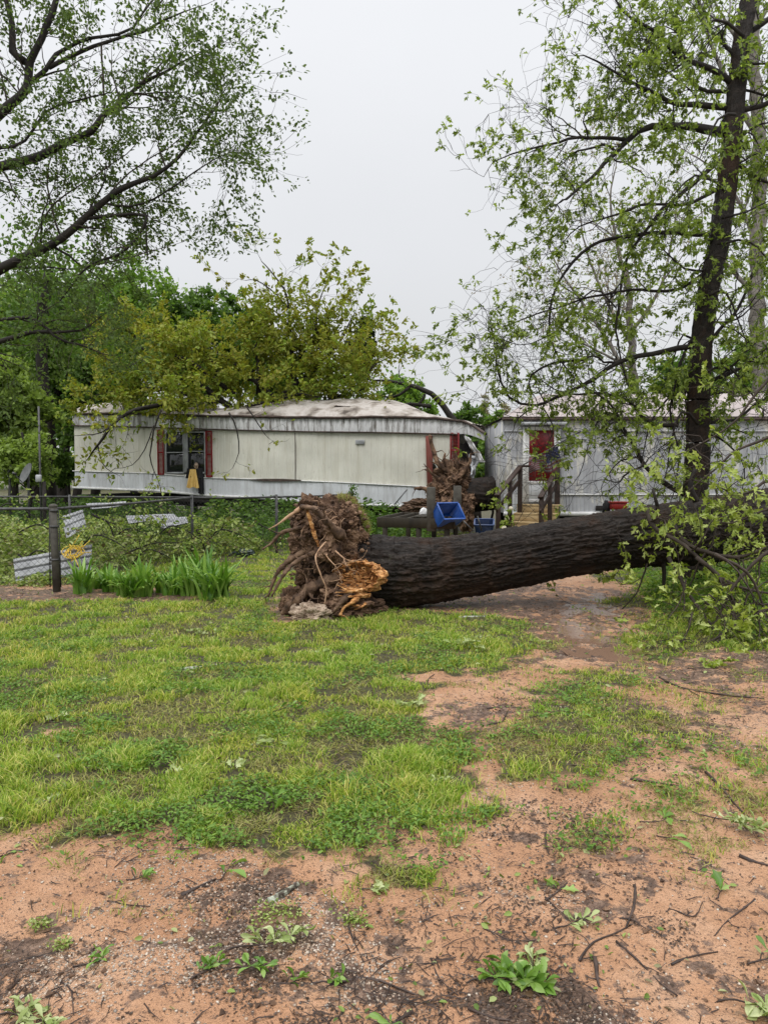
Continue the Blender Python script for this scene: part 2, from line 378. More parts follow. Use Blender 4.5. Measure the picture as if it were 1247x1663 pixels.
def grass_at(x, y):
    g = np.zeros(len(x)); nz = fbm(np.stack([x * 1.7, y * 1.7, 0 * x], 1), 4) * .9 + fbm(np.stack([x * 7, y * 7, 0 * x + 5], 1), 2) * .35
    for w, P in GRASS:
        d = poly_in(x, y, P); sc_ = .10 + .022 * y
        g = np.maximum(g, w * sm(-1.2, 1.2, d / sc_ + nz * (2.9 if w > .45 else 7.0) - (0 if w > .3 else 1.2)))
    for w, P in BARE:
        d = poly_in(x, y, P); g *= 1 - w * sm(-.8, 1.2, d / .12 + nz * 2)
    g = np.maximum(g, .9 * sm(13.5, 15, y))
    return np.clip(g, 0, 1)
def lawn_holes(x, y):
    patch = fbm(np.stack([x * 1.4 + 9, y * 1.4, 0 * x + 2], 1), 5)
    fine = fbm(np.stack([x * 4.5 + 19, y * 4.5, 0 * x + 12], 1), 4)
    return (1 - .55 * sm(.2, .45, patch)) * (1 - .55 * sm(.08, .35, fine))
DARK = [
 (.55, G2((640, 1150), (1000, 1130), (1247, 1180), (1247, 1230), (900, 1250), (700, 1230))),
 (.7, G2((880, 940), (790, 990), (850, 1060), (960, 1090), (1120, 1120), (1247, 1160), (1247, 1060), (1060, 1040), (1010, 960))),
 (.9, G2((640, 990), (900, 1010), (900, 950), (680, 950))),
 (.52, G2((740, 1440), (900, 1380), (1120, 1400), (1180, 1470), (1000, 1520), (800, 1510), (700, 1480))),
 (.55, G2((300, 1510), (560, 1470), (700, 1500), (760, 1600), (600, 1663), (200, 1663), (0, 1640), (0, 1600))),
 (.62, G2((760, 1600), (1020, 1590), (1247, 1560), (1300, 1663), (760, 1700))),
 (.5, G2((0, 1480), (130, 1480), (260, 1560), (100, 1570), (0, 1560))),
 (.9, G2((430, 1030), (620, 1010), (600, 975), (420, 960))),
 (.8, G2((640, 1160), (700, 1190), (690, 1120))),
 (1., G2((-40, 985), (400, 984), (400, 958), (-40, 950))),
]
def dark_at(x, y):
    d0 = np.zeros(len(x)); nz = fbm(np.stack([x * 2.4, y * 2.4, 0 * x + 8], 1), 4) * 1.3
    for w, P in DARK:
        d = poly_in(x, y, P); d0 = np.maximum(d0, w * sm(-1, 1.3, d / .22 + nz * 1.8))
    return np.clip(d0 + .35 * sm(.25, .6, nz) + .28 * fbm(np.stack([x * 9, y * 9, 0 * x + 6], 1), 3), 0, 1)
def height_at(x, y):
    p = np.stack([x, y, 0 * x], 1)
    h = .028 * fbm(p * .7, 3) + .012 * fbm(p * 5, 3)
    near = sm(14, 8, y)
    h += near * (.011 * fbm(p * 14 + 3, 3) + .007 * np.abs(fbm(p * 31 + 7, 2)))
    h += .022 * fbm(p * 9 + 11, 3) * sm(-.2, .3, poly_in(x, y, G2((940, 940), (820, 1010), (880, 1080), (1120, 1100), (1200, 1060), (1040, 980), (1010, 940))))
    g = poly_in(x, y, G2((940, 960), (860, 1010), (900, 1060), (1080, 1080), (1120, 1060), (1040, 1020), (1010, 960)))
    h -= .035 * sm(-.3, .3, g)
    # washed runnels across the near sand
    d = poly_in(x, y, G2((0, 1500), (280, 1490), (560, 1560), (700, 1600), (1247, 1500), (1247, 1540), (700, 1640), (540, 1600), (260, 1530), (0, 1560)))
    h -= .014 * sm(-.08, .1, d) * near
    return h
def hz(x, y): return float(height_at(np.array([x]), np.array([y]))[0])
def gpt(px, py, dz=0.0):
    p = gp(px, py); return np.array([p[0], p[1], hz(p[0], p[1]) + dz])

def soil_mat():
    m, n, b = newmat('sandy_soil_and_mud')
    at1 = N(n, 'ShaderNodeAttribute', attribute_name='grassmask'); at2 = N(n, 'ShaderNodeAttribute', attribute_name='mudmask')
    f1 = noise(n, 1.6, 8, None, .6); f2 = noise(n, 26, 6, None, .7); f3 = noise(n, 90, 3, None, .6)
    f4 = noise(n, 7, 9, None, .72)
    sand = ramp(n, f1, [(.3, (.35, .175, .090)), (.5, (.48, .262, .145)), (.7, (.59, .37, .235))])
    sand = mixc(n, ramp(n, f4, [(.54, (0, 0, 0)), (.66, (.5, .5, .5))]), sand, (.30, .170, .105))
    sand = mixc(n, ramp(n, f2, [(.56, (0, 0, 0)), (.66, (.7, .7, .7))]), sand, (.17, .098, .064))
    sand = mixc(n, ramp(n, f3, [(.60, (0, 0, 0)), (.66, (.9, .9, .9))]), sand, (.055, .034, .026))
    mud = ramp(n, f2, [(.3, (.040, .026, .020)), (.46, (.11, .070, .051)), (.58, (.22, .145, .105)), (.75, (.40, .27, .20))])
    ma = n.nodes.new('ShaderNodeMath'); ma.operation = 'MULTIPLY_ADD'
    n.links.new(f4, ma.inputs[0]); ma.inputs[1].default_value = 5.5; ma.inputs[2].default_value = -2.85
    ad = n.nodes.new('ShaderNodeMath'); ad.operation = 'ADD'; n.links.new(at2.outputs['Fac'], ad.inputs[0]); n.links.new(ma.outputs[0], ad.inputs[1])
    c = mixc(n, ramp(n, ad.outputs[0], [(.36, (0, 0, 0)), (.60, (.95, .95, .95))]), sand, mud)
    under = ramp(n, f2, [(.3, (.022, .018, .010)), (.46, (.05, .042, .018)), (.58, (.085, .08, .026)), (.72, (.15, .11, .055))])
    ag = n.nodes.new('ShaderNodeMath'); ag.operation = 'MULTIPLY_ADD'; n.links.new(f4, ag.inputs[0]); ag.inputs[1].default_value = 1.6; ag.inputs[2].default_value = -.8
    ah = n.nodes.new('ShaderNodeMath'); ah.operation = 'ADD'; n.links.new(at1.outputs['Fac'], ah.inputs[0]); n.links.new(ag.outputs[0], ah.inputs[1])
    c = mixc(n, ramp(n, ah.outputs[0], [(.30, (0, 0, 0)), (.62, (1, 1, 1))]), c, under)
    n.links.new(c, b.inputs['Base Color'])
    rr = ramp(n, ad.outputs[0], [(.2, (.50, .50, .50)), (.9, (.30, .30, .30))]); n.links.new(rr, b.inputs['Roughness'])
    b.inputs['Specular IOR Level'].default_value = .35
    s = n.nodes.new('ShaderNodeMath'); s.operation = 'ADD'; n.links.new(f2, s.inputs[0]); n.links.new(f3, s.inputs[1])
    bump(n, b, s.outputs[0], 1.0, .022); return m
def build_ground():
    nr, ncol = 980, 840
    k = np.linspace(0, 1, nr); Y = -3.0 + 3.0 * np.exp(k * math.log(460 / 3.0))
    s = np.linspace(-1, 1, ncol); s = np.sign(s) * np.abs(s) ** 1.15
    YY = np.repeat(Y[:, None], ncol, 1); XX = s[None] * (YY + 4.6) * 1.15
    x, y = XX.ravel(), YY.ravel(); z = height_at(x, y)
    z = z + .6 * sm(40, 200, y)
    mb = MB(); mb.grid(np.stack([XX, YY, z.reshape(nr, ncol)], -1))
    # winding so normals point up
    for kk in mb.Fc: mb.Fc[kk] = [f[:, ::1] for f in mb.Fc[kk]]
    o = mb.build('ground', soil_mat(), origin=(0, 0, 0)); o['kind'] = 'structure'
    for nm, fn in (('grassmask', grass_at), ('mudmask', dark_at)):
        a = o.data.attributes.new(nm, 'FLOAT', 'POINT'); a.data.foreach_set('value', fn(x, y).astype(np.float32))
    return o
build_ground()
def build_water():
    m, n, b = newmat('muddy_water'); b.inputs['Base Color'].default_value = (.20, .125, .085, 1)
    b.inputs['Roughness'].default_value = .03; b.inputs['Specular IOR Level'].default_value = .9
    bump(n, b, noise(n, 14, 2), .06, .01)
    P = G2((945, 950), (900, 985), (880, 1030), (930, 1065), (1090, 1085), (1150, 1070), (1060, 1030), (1030, 960))
    Q = np.array([[p[0], p[1], -.027] for p in P]); mb = MB(); mb.add(Q, np.array([list(range(len(Q)))]))
    o = mb.build('water', m, smooth=False); o['kind'] = 'structure'
build_water()

# ------------------------------------------------------------------ scatter helpers
def rot_frames(D, roll):
    """D (n,3) unit forward, roll (n,) -> frames (n,3,3) columns (side, forward, normal)"""
    up = np.tile([0, 0, 1.], (len(D), 1)); S = np.cross(D, up); ns = np.linalg.norm(S, axis=1)
    S[ns < .05] = [1, 0, 0]; S /= np.linalg.norm(S, axis=1)[:, None]; Nn = np.cross(S, D)
    c, s = np.cos(roll)[:, None], np.sin(roll)[:, None]
    return np.stack([S * c + Nn * s, D, Nn * c - S * s], -1)
LEAF = {
 'quad': (np.array([[0, 0, 0], [.30, .5, .05], [0, 1, 0], [-.30, .5, .05]]), [np.array([[0, 1, 2, 3]])]),
 'fold': (np.array([[0, 0, 0], [.26, .35, .08], [.20, .75, .03], [0, 1, -.12], [-.20, .75, .03], [-.26, .35, .08]]), [np.array([[0, 1, 2, 3], [0, 3, 4, 5]])]),
 'oak': (np.array([[0, 0, 0], [.10, .25, .03], [.26, .36, .07], [.14, .50, .02], [.38, .74, .06], [.15, .80, 0], [0, 1.05, -.12],
                   [-.15, .80, 0], [-.38, .74, .06], [-.14, .50, .02], [-.26, .36, .07], [-.10, .25, .03], [0, .5, -.03]]),
         [np.array([[0, 1, 2, 3, 12], [12, 3, 4, 5, 6], [12, 6, 7, 8, 9], [0, 12, 9, 10, 11]])]),
 'spat': (np.array([[0, 0, 0], [.05, .3, .03], [.14, .58, .08], [.16, .78, .05], [.08, .93, -.06], [0, 1, -.16], [-.08, .93, -.06], [-.16, .78, .05], [-.14, .58, .08], [-.05, .3, .03], [0, .6, -.01]]),
          [np.array([[0, 1, 2, 10], [10, 2, 3, 4], [10, 4, 5, 6], [10, 6, 7, 8], [0, 10, 8, 9]])]),
 'needle': (np.array([[-.02, 0, 0], [.02, 0, 0], [0, 1, 0]]), [np.array([[0, 1, 2]])]),
}
LEAF['oakn'] = (LEAF['oak'][0] * [.72, 1, 1.3], LEAF['oak'][1])
def leaves(mb, P, D, size, kind='quad', roll=None):
    P = np.asarray(P, float); n = len(P)
    if n == 0: return
    D = np.asarray(D, float); D = D / (np.linalg.norm(D, axis=1)[:, None] + 1e-9)
    Tv, Tf = LEAF[kind]; roll = rng.normal(0, .9, n) if roll is None else roll
    Fm = rot_frames(D, roll); size = np.broadcast_to(size, (n,))
    V = np.einsum('nij,mj->nmi', Fm, Tv) * size[:, None, None] + P[:, None]
    off = (np.arange(n) * len(Tv))[:, None, None]
    mb.add(V.reshape(-1, 3), [(f[None] + off).reshape(-1, f.shape[1]) for f in Tf])

def curve(pts, seg=.12, wob=.0):
    """smooth polyline through pts with a small wobble"""
    P = np.asarray(pts, float)
    if len(P) < 3: P = np.array([P[0], (P[0] + P[-1]) / 2, P[-1]])
    Q = np.vstack([2 * P[0] - P[1], P, 2 * P[-1] - P[-2]]); out = []
    for i in range(1, len(Q) - 2):
        L = np.linalg.norm(Q[i + 1] - Q[i]); k = max(2, int(L / seg)); t = np.linspace(0, 1, k, endpoint=False)[:, None]
        a, b, c, d = Q[i - 1], Q[i], Q[i + 1], Q[i + 2]
        out.append(.5 * (2 * b + (c - a) * t + (2 * a - 5 * b + 4 * c - d) * t ** 2 + (3 * b - a - 3 * c + d) * t ** 3))
    out.append(P[-1:]); o = np.vstack(out)
    if wob:
        s = random.random() * 99
        w = np.stack([vn(o * 3.1 + s + k * 31) for k in range(3)], 1) * wob; w[0] = 0; o = o + w
    return o

class Tree:
    def __init__(s, **k):
        s.w = MB(); s.tw = MB(); s.L = []; s.D = []
        s.p = dict(seg=.18, wander=.28, droop=0.0, ratio=.62, minr=.004, spread=.8, dens=2.2, lpt=5, lrad=.12, depthmax=3, twigL=.7)
        s.p.update(k)
    def limb(s, P, r0, r1, sub=True, depth=0, n=9, length=None, wob=.03, start=.15):
        P = curve(P, s.p['seg'], wob); m = len(P); rad = np.linspace(r0, r1, m) * s.p.get('rs', 1.0)
        (s.w if r0 > .02 else s.tw).tube(P, rad, n if r0 > .02 else 4, rough=.08 if r0 > .03 else 0)
        if sub: s.children(P, rad, depth, length, start)
        return P
    def children(s, P, rad, depth, length, start=.15):
        m = len(P); seglen = np.linalg.norm(P[1] - P[0]) if m > 1 else .1
        total = seglen * m; nb = max(1, int(total * s.p['dens'] * (1 if depth == 0 else 1.3)))
        for _ in range(nb):
            t = start + (1 - start) * random.random(); i = min(m - 2, int(t * (m - 1))); T = nrm(P[i + 1] - P[i])
            v = nrm(rng.normal(size=3)); v = nrm(v - T * (v @ T)); a = .45 + random.random() * s.p['spread']
            d = nrm(T * math.cos(a) + v * math.sin(a) + np.array([0, 0, .15]))
            L = (length if length else s.p['twigL'] * 1.9) * (.45 + .75 * random.random()) * (1.0 if depth == 0 else .62)
            s.twig(P[i], d, L, max(s.p['minr'], min(rad[i] * s.p['ratio'], .004 + .018 * L)), depth + 1)
        s.twig(P[-1], nrm(P[-1] - P[-2]), (length or s.p['twigL']) * .6, rad[-1], depth + 1)
    def twig(s, p, d, L, r, depth):
        k = max(3, int(L / (s.p['seg'] * .8))); st = L / k; pts = [np.array(p)]; d = np.array(d)
        for i in range(k):
            d = nrm(d + rng.normal(size=3) * s.p['wander'] + np.array([0, 0, -s.p['droop']])); pts.append(pts[-1] + d * st)
        pts = np.array(pts); rad = np.linspace(r, max(.0018, r * .3), len(pts))
        (s.w if r > .02 else s.tw).tube(pts, rad, 6 if r > .02 else 3, cap=False)
        if depth < s.p['depthmax']:
            s.children(pts, rad, depth, None, .2)
        if depth >= s.p['depthmax'] - 1:
            nl = max(1, int(L * s.p['lpt'] * 4))
            if s.p.get('cluster'):
                for c_ in range(max(1, nl // 7)):
                    i = len(pts) - 1 if c_ == 0 else random.randint(len(pts) // 2, len(pts) - 1)
                    dd = nrm(pts[i] - pts[i - 1]) if i else d
                    for _ in range(random.randint(5, 8)):
                        s.L.append(pts[i] + rng.normal(size=3) * .012); s.D.append(dd * .8 + rng.normal(size=3) * .6)
                return
            ii = rng.integers(len(pts) // 3, len(pts), nl)
            for i in ii:
                s.L.append(pts[i] + rng.normal(size=3) * s.p['lrad'] * .35); s.D.append(d + rng.normal(size=3) * .9)
    def foliage(s, size, kind, jit=.35, per=1, down=0.0, keep=None):
        L = np.array(s.L); D = np.array(s.D)
        if keep is not None:
            k = keep(L); L, D = L[k], D[k]
        L = np.repeat(L, per, 0); D = np.repeat(D, per, 0)
        L = L + rng.normal(size=L.shape) * s.p['lrad'] * .4; D = D + rng.normal(size=D.shape) * .6 + np.array([0, 0, -down])
        mb = MB(); leaves(mb, L, D, size * (1 + jit * (rng.random(len(L)) * 2 - 1)), kind); return mb, len(L)

# ------------------------------------------------------------------ lawn, weeds, gravel, litter
def blades(n, x, y, hgt, wid, lean=.5, z=None):
    z = height_at(x, y) if z is None else z
    a = rng.random(n) * 6.283; l = (rng.random(n) ** .7) * lean * hgt; ca, sa = np.cos(a), np.sin(a)
    b = rng.random(n) * 6.283; wx, wy = np.cos(b) * wid / 2, np.sin(b) * wid / 2
    P = np.stack([x, y, z - .004], 1)
    up = np.stack([ca * l, sa * l, hgt], 1); mid = P + up * np.array([.38, .38, .6])
    wv = np.stack([wx, wy, 0 * wx], 1)
    V = np.stack([P - wv, P + wv, mid + wv * .8, mid - wv * .8, P + up * np.array([1, 1, .85])], 1)
    i = (np.arange(n) * 5)[:, None]
    return V.reshape(-1, 3), [np.array([[0, 1, 2, 3]]) + i, np.array([[3, 2, 4]]) + i]
def scatter(n, y0, y1, pw=1.0, wide=.62):
    y = y0 * (y1 / y0) ** (rng.random(n) ** pw); x = (rng.random(n) * 2 - 1) * wide * (y + .8); return x, y
mb = MB()
x, y = scatter(980000, 2.6, 21, .95)
g = grass_at(x, y) * lawn_holes(x, y); tuft = fbm(np.stack([x * 5, y * 5, 0 * x + 4], 1), 3)
behind = (poly_in(x, y, [(-20, 10.6), (-4.7, 10.3), (-3.7, 14), (-1, 17.5), (3, 18), (3, 22), (-30, 30)]) > 0)
k = rng.random(len(x)) < np.clip(g * g * (.60 + 1.5 * tuft), 0, 1) * np.where(behind, .25, 1)
x, y, tf = x[k], y[k], tuft[k]; n = len(x)
big = fbm(np.stack([x * 1.3, y * 1.3, 0 * x + 14], 1), 3)
h = (.018 + .026 * rng.random(n)) * (1 + .9 * np.clip(tf, -.6, 1) + .8 * np.clip(big, -.3, 1)); h *= (1 + .25 * (y > 6)) * (.75 + .5 * rng.random(n)) * (1 + .35 * sm(-.1, .35, big) * (y < 5.5))
w = .0030 + .0009 * y
mb.add(*blades(n, x, y, h, w, 1.1))
tag(mb.build('grass', M['grass'], origin=(0, 0, 0), smooth=False), 'short bright green lawn grass growing across the yard', 'grass', kind='stuff')
print('grass blades', n)
# low broad clover-like ground cover mixed in the lawn
x, y = scatter(150000, 2.8, 12); g = grass_at(x, y); q = fbm(np.stack([x * 2.2, y * 2.2, 0 * x + 31], 1), 3)
k = rng.random(len(x)) < np.clip(g, 0, 1) * sm(.0, .35, q); x, y = x[k], y[k]
mb = MB(); P = np.stack([x, y, height_at(x, y) + .012 + .03 * rng.random(len(x))], 1)
D = np.stack([rng.normal(size=len(x)), rng.normal(size=len(x)), .25 + .3 * rng.random(len(x))], 1)
leaves(mb, P, D, .014 + .013 * rng.random(len(x)) + .0008 * y, 'fold', rng.normal(0, .4, len(x)))
tag(mb.build('ground_cover', M['cover'], origin=(0, 0, 0)), 'low broad leaved weeds mixed into the lawn', 'weeds', kind='stuff')
# dead yellowish thatch
x, y = scatter(260000, 2.6, 11); g = grass_at(x, y); q = fbm(np.stack([x * 1.1, y * 1.1, 0 * x + 51], 1), 3)
k = rng.random(len(x)) < np.clip(g * 1.3, 0, 1) * np.maximum(sm(-.05, .4, q) * .5, 1.9 * (1 - lawn_holes(x, y)) + .08); x, y = x[k], y[k]; n = len(x)
mb = MB(); mb.add(*blades(n, x, y, .012 + .022 * rng.random(n), .0024 + .0008 * y, 2.8))
tag(mb.build('dry_thatch', M['ydry'], origin=(0, 0, 0), smooth=False), 'yellowing flattened grass between the green tufts', 'grass', kind='stuff')
# gravel
OCT = np.array([[1, 0, 0], [-1, 0, 0], [0, 1, 0], [0, -1, 0], [0, 0, 1], [0, 0, -1.]]); OF = np.array([[0, 2, 4], [2, 1, 4], [1, 3, 4], [3, 0, 4], [2, 0, 5], [1, 2, 5], [3, 1, 5], [0, 3, 5]])
def pebbles(x, y, s, flat=.6):
    n = len(x); A = rng.normal(size=(n, 3, 3)); Q = np.linalg.qr(A)[0]
    V = OCT[None] * (.6 + .8 * rng.random((n, 6, 1))) * s[:, None, None]; V = np.einsum('nij,nmj->nmi', Q, V)
    V[..., 2] *= flat; V += np.stack([x, y, height_at(x, y) + s * .1], 1)[:, None]
    return V.reshape(-1, 3), (OF[None] + (np.arange(n) * 6)[:, None, None]).reshape(-1, 3)
x, y = scatter(230000, 1.9, 7.5, 1.35, .7); g = grass_at(x, y); q = dark_at(x, y); c = fbm(np.stack([x * 3, y * 3, 0 * x + 3], 1), 3)
k = rng.random(len(x)) < (1 - g) * np.clip(.04 + .55 * sm(.0, .4, c) + .5 * q * sm(-.2, .3, c), 0, 1); x, y = x[k], y[k]
mb = MB(); mb.add(*pebbles(x, y, .0022 + .0055 * rng.random(len(x)) ** 2.6))
tag(mb.build('gravel', M['pebble'], origin=(0, 0, 0), smooth=True), 'fine mixed gravel washed over the sandy soil', 'gravel', kind='stuff')
# litter flecks
x, y = scatter(330000, 1.9, 11, 1.1, .7); g = grass_at(x, y); q = dark_at(x, y); c = fbm(np.stack([x * 4, y * 4, 0 * x + 23], 1), 3)
k = rng.random(len(x)) < (1 - .8 * g) * np.clip(.04 + 1.0 * q * sm(-.15, .3, c) + .5 * sm(.12, .4, c), 0, 1) * .9; x, y = x[k], y[k]
mb = MB(); P = np.stack([x, y, height_at(x, y) + .001 + .004 * rng.random(len(x))], 1)
D = np.stack([rng.normal(size=len(x)), rng.normal(size=len(x)), .18 * rng.normal(size=len(x))], 1)
leaves(mb, P, D, (.004 + .012 * rng.random(len(x)) ** 2.5) * (1 + .10 * y), 'quad', rng.normal(0, .5, len(x)))
tag(mb.build('leaf_litter', M['litter'], origin=(0, 0, 0)), 'dark wet leaf litter and bark crumbs strewn on the mud', 'litter', kind='stuff')
x, y = scatter(60000, 1.9, 10.5, 1.3, .7); q = dark_at(x, y); g = grass_at(x, y); c = fbm(np.stack([x * 2.7, y * 2.7, 0 * x + 41], 1), 4)
k = rng.random(len(x)) < (1 - g) * (.02 + q * sm(-.05, .3, c)) * .55; x, y = x[k], y[k]
mb = MB(); mb.add(*pebbles(x, y, .004 + .011 * rng.random(len(x)) ** 3, .7))
tag(mb.build('mud_crumbs', M['soil'], origin=(0, 0, 0), smooth=False), 'dark crumbs of wet mud churned up over the sand', 'mud', kind='stuff')
x, y = scatter(26000, 1.9, 10.5, 1.0, .7); c = fbm(np.stack([x * 1.9, y * 1.9, 0 * x + 71], 1), 4)
k = rng.random(len(x)) < .06 + .55 * sm(.05, .4, c); x, y = x[k], y[k]; n = len(x); mb = MB(); an = rng.random(n) * 6.283; Lh = (.012 + .045 * rng.random(n) ** 2) ; g = grass_at(x, y)
z = height_at(x, y) + .003 + .022 * g; dx, dy = np.cos(an) * Lh, np.sin(an) * Lh; wv = .0009 + .0016 * rng.random(n); P0 = np.stack([x - dx, y - dy, z], 1); P1 = np.stack([x + dx, y + dy, z + .008 * rng.random(n)], 1); Pm = (P0 + P1) / 2 + np.stack([-dy * .2 * rng.normal(size=n), dx * .2 * rng.normal(size=n), .004 * rng.random(n)], 1)
sd_ = np.stack([-np.sin(an), np.cos(an), 0 * an], 1) * wv[:, None]; up_ = np.array([0, 0, 1]) * wv[:, None] * 1.4
V = np.stack([P0 - sd_, P0 + sd_, P0 + up_, Pm - sd_, Pm + sd_, Pm + up_, P1], 1); o6 = (np.arange(n) * 7)[:, None]
mb.add(V.reshape(-1, 3), [np.concatenate([np.array([[0, 3, 5, 2]]) + o6, np.array([[2, 5, 4, 1]]) + o6]), np.concatenate([np.array([[3, 6, 5]]) + o6, np.array([[5, 6, 4]]) + o6])])
tag(mb.build('twig_litter', M['stick'], origin=(0, 0, 0), smooth=False), 'countless tiny broken twigs scattered over lawn and sand', 'twigs', kind='stuff')
x, y = scatter(6500, 1.9, 11, .8, .7); c = fbm(np.stack([x * 1.7, y * 1.7, 0 * x + 91], 1), 4); k = rng.random(len(x)) < .10 + .5 * sm(.1, .4, c); x, y = x[k], y[k]; n = len(x); g = grass_at(x, y)
mb = MB(); leaves(mb, np.stack([x, y, height_at(x, y) + .006 + .03 * g * rng.random(n)], 1), np.stack([rng.normal(size=n), rng.normal(size=n), .25 * rng.normal(size=n) + .1], 1), .010 + .020 * rng.random(n) ** 2 + .0032 * y, 'fold', rng.normal(0, .8, n))
tag(mb.build('torn_leaves', M['torn'], origin=(0, 0, 0)), 'small torn green leaves blown over the lawn and the sand', 'leaves', kind='stuff')
# tall weeds behind the fence
def weedbed(name, poly, n, hmin, hmax, size, mat, label, sd=0):
    P0 = np.array(poly); lo, hi = P0.min(0), P0.max(0); x = lo[0] + rng.random(n) * (hi[0] - lo[0]); y = lo[1] + rng.random(n) * (hi[1] - lo[1])
    d = poly_in(x, y, poly); c = 1.25 * fbm(np.stack([x * 1.6 + sd, y * 1.6, 0 * x], 1), 4)
    k = (d > 0) & (rng.random(n) < .55 + .9 * c); x, y, c = x[k], y[k], c[k]; n = len(x); top = (hmin + (hmax - hmin) * np.clip(.5 + c, 0, 1)) * sm(0, .5, d[k] + .15)
    z = height_at(x, y) + top * (1 - rng.random(n) ** 1.6); mb = MB()
    D = np.stack([rng.normal(size=n), rng.normal(size=n), .3 * rng.normal(size=n) - .1], 1)
    leaves(mb, np.stack([x, y, z], 1), D, size * (.6 + .8 * rng.random(n)), 'fold')
    k2 = rng.random(n) < .12; m2 = k2.sum(); mb.add(*blades(m2, x[k2], y[k2], z[k2] + .02, .006, .35))
    return tag(mb.build(name, mat, origin=(0, 0, 0)), label, 'weeds', kind='stuff')
weedbed('weeds', [(-12, 12.1), (-5.0, 11.9), (-4.6, 12.2), (-4.0, 13.4), (-2.6, 14.6), (-2.4, 16), (-5, 17.5), (-13, 17)], 56000, .08, .72, .085, M['weed'], 'rank weeds and flattened leafy growth behind the chain link fence')
weedbed('weeds', [(-13, 16.5), (-3, 15.3), (1, 17), (1.5, 19.5), (-3, 21), (-13, 23.5)], 42000, .08, .62, .10, M['lf_bg2'], 'dark low weeds in front of the raised left home', 4)
weedbed('weeds', [(-13, 20.5), (-8, 19.6), (0, 18.6), (1.2, 19), (0.2, 21), (-8, 23.4), (-13, 24)], 36000, .35, 1.0, .12, M['lf_bg2'], 'tall dark brush crowding under the raised left home', 6)
weedbed('weeds', [(-7.5, 10.9), (-4.9, 10.5), (-4.5, 11.9), (-7.5, 12.2)], 9000, .02, .18, .06, M['weed'], 'short weeds round the leaning metal sheet', 2)
weedbed('weeds', [(3.0, 8.0), (3.4, 9.6), (4.2, 12.5), (6.5, 13), (9, 9), (6, 6.6), (3.6, 6.7)], 34000, .03, .36, .055, M['lf_bg1'], 'low green weeds under the raised end of the fallen trunk', 8)

# ------------------------------------------------------------------ left mobile home
class Wall:
    def __init__(s, A, B):
        s.A = np.array([*A, 0.]); s.B = np.array([*B, 0.]); s.len = np.linalg.norm(s.B - s.A); s.e = (s.B - s.A) / s.len
        s.n = np.array([s.e[1], -s.e[0], 0])          # towards the camera
    def W(s, px, py, off=0.0):
        r = ray(px, py); O = s.A + s.n * off; t = ((O - CAM) @ s.n) / (r @ s.n); p = CAM + r * t; return float((p - s.A) @ s.e), float(p[2])
    def P(s, u, z, off=0.0):
        u, z, off = np.broadcast_arrays(np.asarray(u, float), z, off)
        return s.A + s.e * u[..., None] + s.n * off[..., None] + np.stack([0 * z, 0 * z, z], -1)
    def line(s, pts, off=0.0):
        q = np.array([s.W(a, b, off) for a, b in pts]); return lambda u: np.interp(u, q[:, 0], q[:, 1])
    def panel(s, u0, u1, top, bot, off=0., pitch=.2, groove=.010, gw=.018, rows=12, dent=.030, thick=.02, seed=0, skew=None):
        us = []; og = []; u = u0
        while u < u1:
            for a, g_ in ((0, 0), (gw * .5, -groove), (gw * 1.5, -groove), (gw * 2, 0), (pitch * .36, 0), (pitch * .4, -groove * .4), (pitch * .44, 0), (pitch * .68, 0), (pitch * .72, -groove * .4), (pitch * .76, 0)):
                if u + a < u1: us.append(u + a); og.append(g_)
            u += pitch
        us.append(u1); og.append(0.); us = np.array(us); og = np.array(og); t = np.linspace(0, 1, rows)
        zt, zb = top(us), bot(us); Z = zb[None] + (zt - zb)[None] * t[:, None]; U = np.repeat(us[None], rows, 0)
        dn = fbm(np.stack([U.ravel() * .9, Z.ravel() * 1.4, 0 * U.ravel() + seed], 1), 3).reshape(U.shape) * dent
        G = s.P(U, Z, off + og[None] + dn); mb = MB(); mb.grid(G)
        Bk = s.P(U, Z, off - thick + 0 * U); mb.grid(Bk[:, ::-1])
        for a, b in ((G[0], Bk[0]), (Bk[-1], G[-1])): mb.grid(np.stack([b, a]))
        for a, b in ((G[:, 0], Bk[:, 0]), (Bk[:, -1], G[:, -1])): mb.grid(np.stack([a, b]))
        return mb
    def strip(s, pts, hgt, off0, off1, u0=None, u1=None, n=60):
        f = s.line(pts, off1); q = [s.W(a, b, off1)[0] for a, b in pts]; us = np.linspace(u0 if u0 is not None else q[0], u1 if u1 is not None else q[-1], n)
        zt = f(us); ring = [s.P(us, zt - hgt, off1), s.P(us, zt, off1), s.P(us, zt, off0), s.P(us, zt - hgt, off0)]
        mb = MB(); mb.grid(np.stack(ring, 1)[:, ::-1], True)
        for i, sg in ((0, 1), (-1, -1)): mb.add(np.array([r[i] for r in ring])[::sg], np.array([[0, 1, 2, 3]]))
        return mb
LW = Wall((-9.96, 23.9), (1.62, 20.5))
L = thing('mobile_home', (LW.P(LW.len / 2, 0, -1.8)), 'cream mobile home with red shutters, its right end torn open', 'mobile home')
r_top = [(118, 672), (250, 674), (370, 677), (480, 679), (560, 679), (640, 678), (700, 680), (760, 686)]
f_bot = [(118, 692), (250, 695), (370, 699), (500, 702), (600, 703), (740, 705)]
m_bot = [(118, 765), (250, 769), (330, 776), (440, 779), (560, 784), (700, 791)]
b_bot = [(118, 793), (250, 797), (330, 804), (440, 810), (530, 818), (700, 823)]
lt, lf, lm, lb = LW.line(r_top), LW.line(f_bot), LW.line(m_bot), LW.line(b_bot)
uE = LW.W(735, 720)[0]; uP = LW.W(700, 740)[0]; uB = LW.W(694, 800)[0]
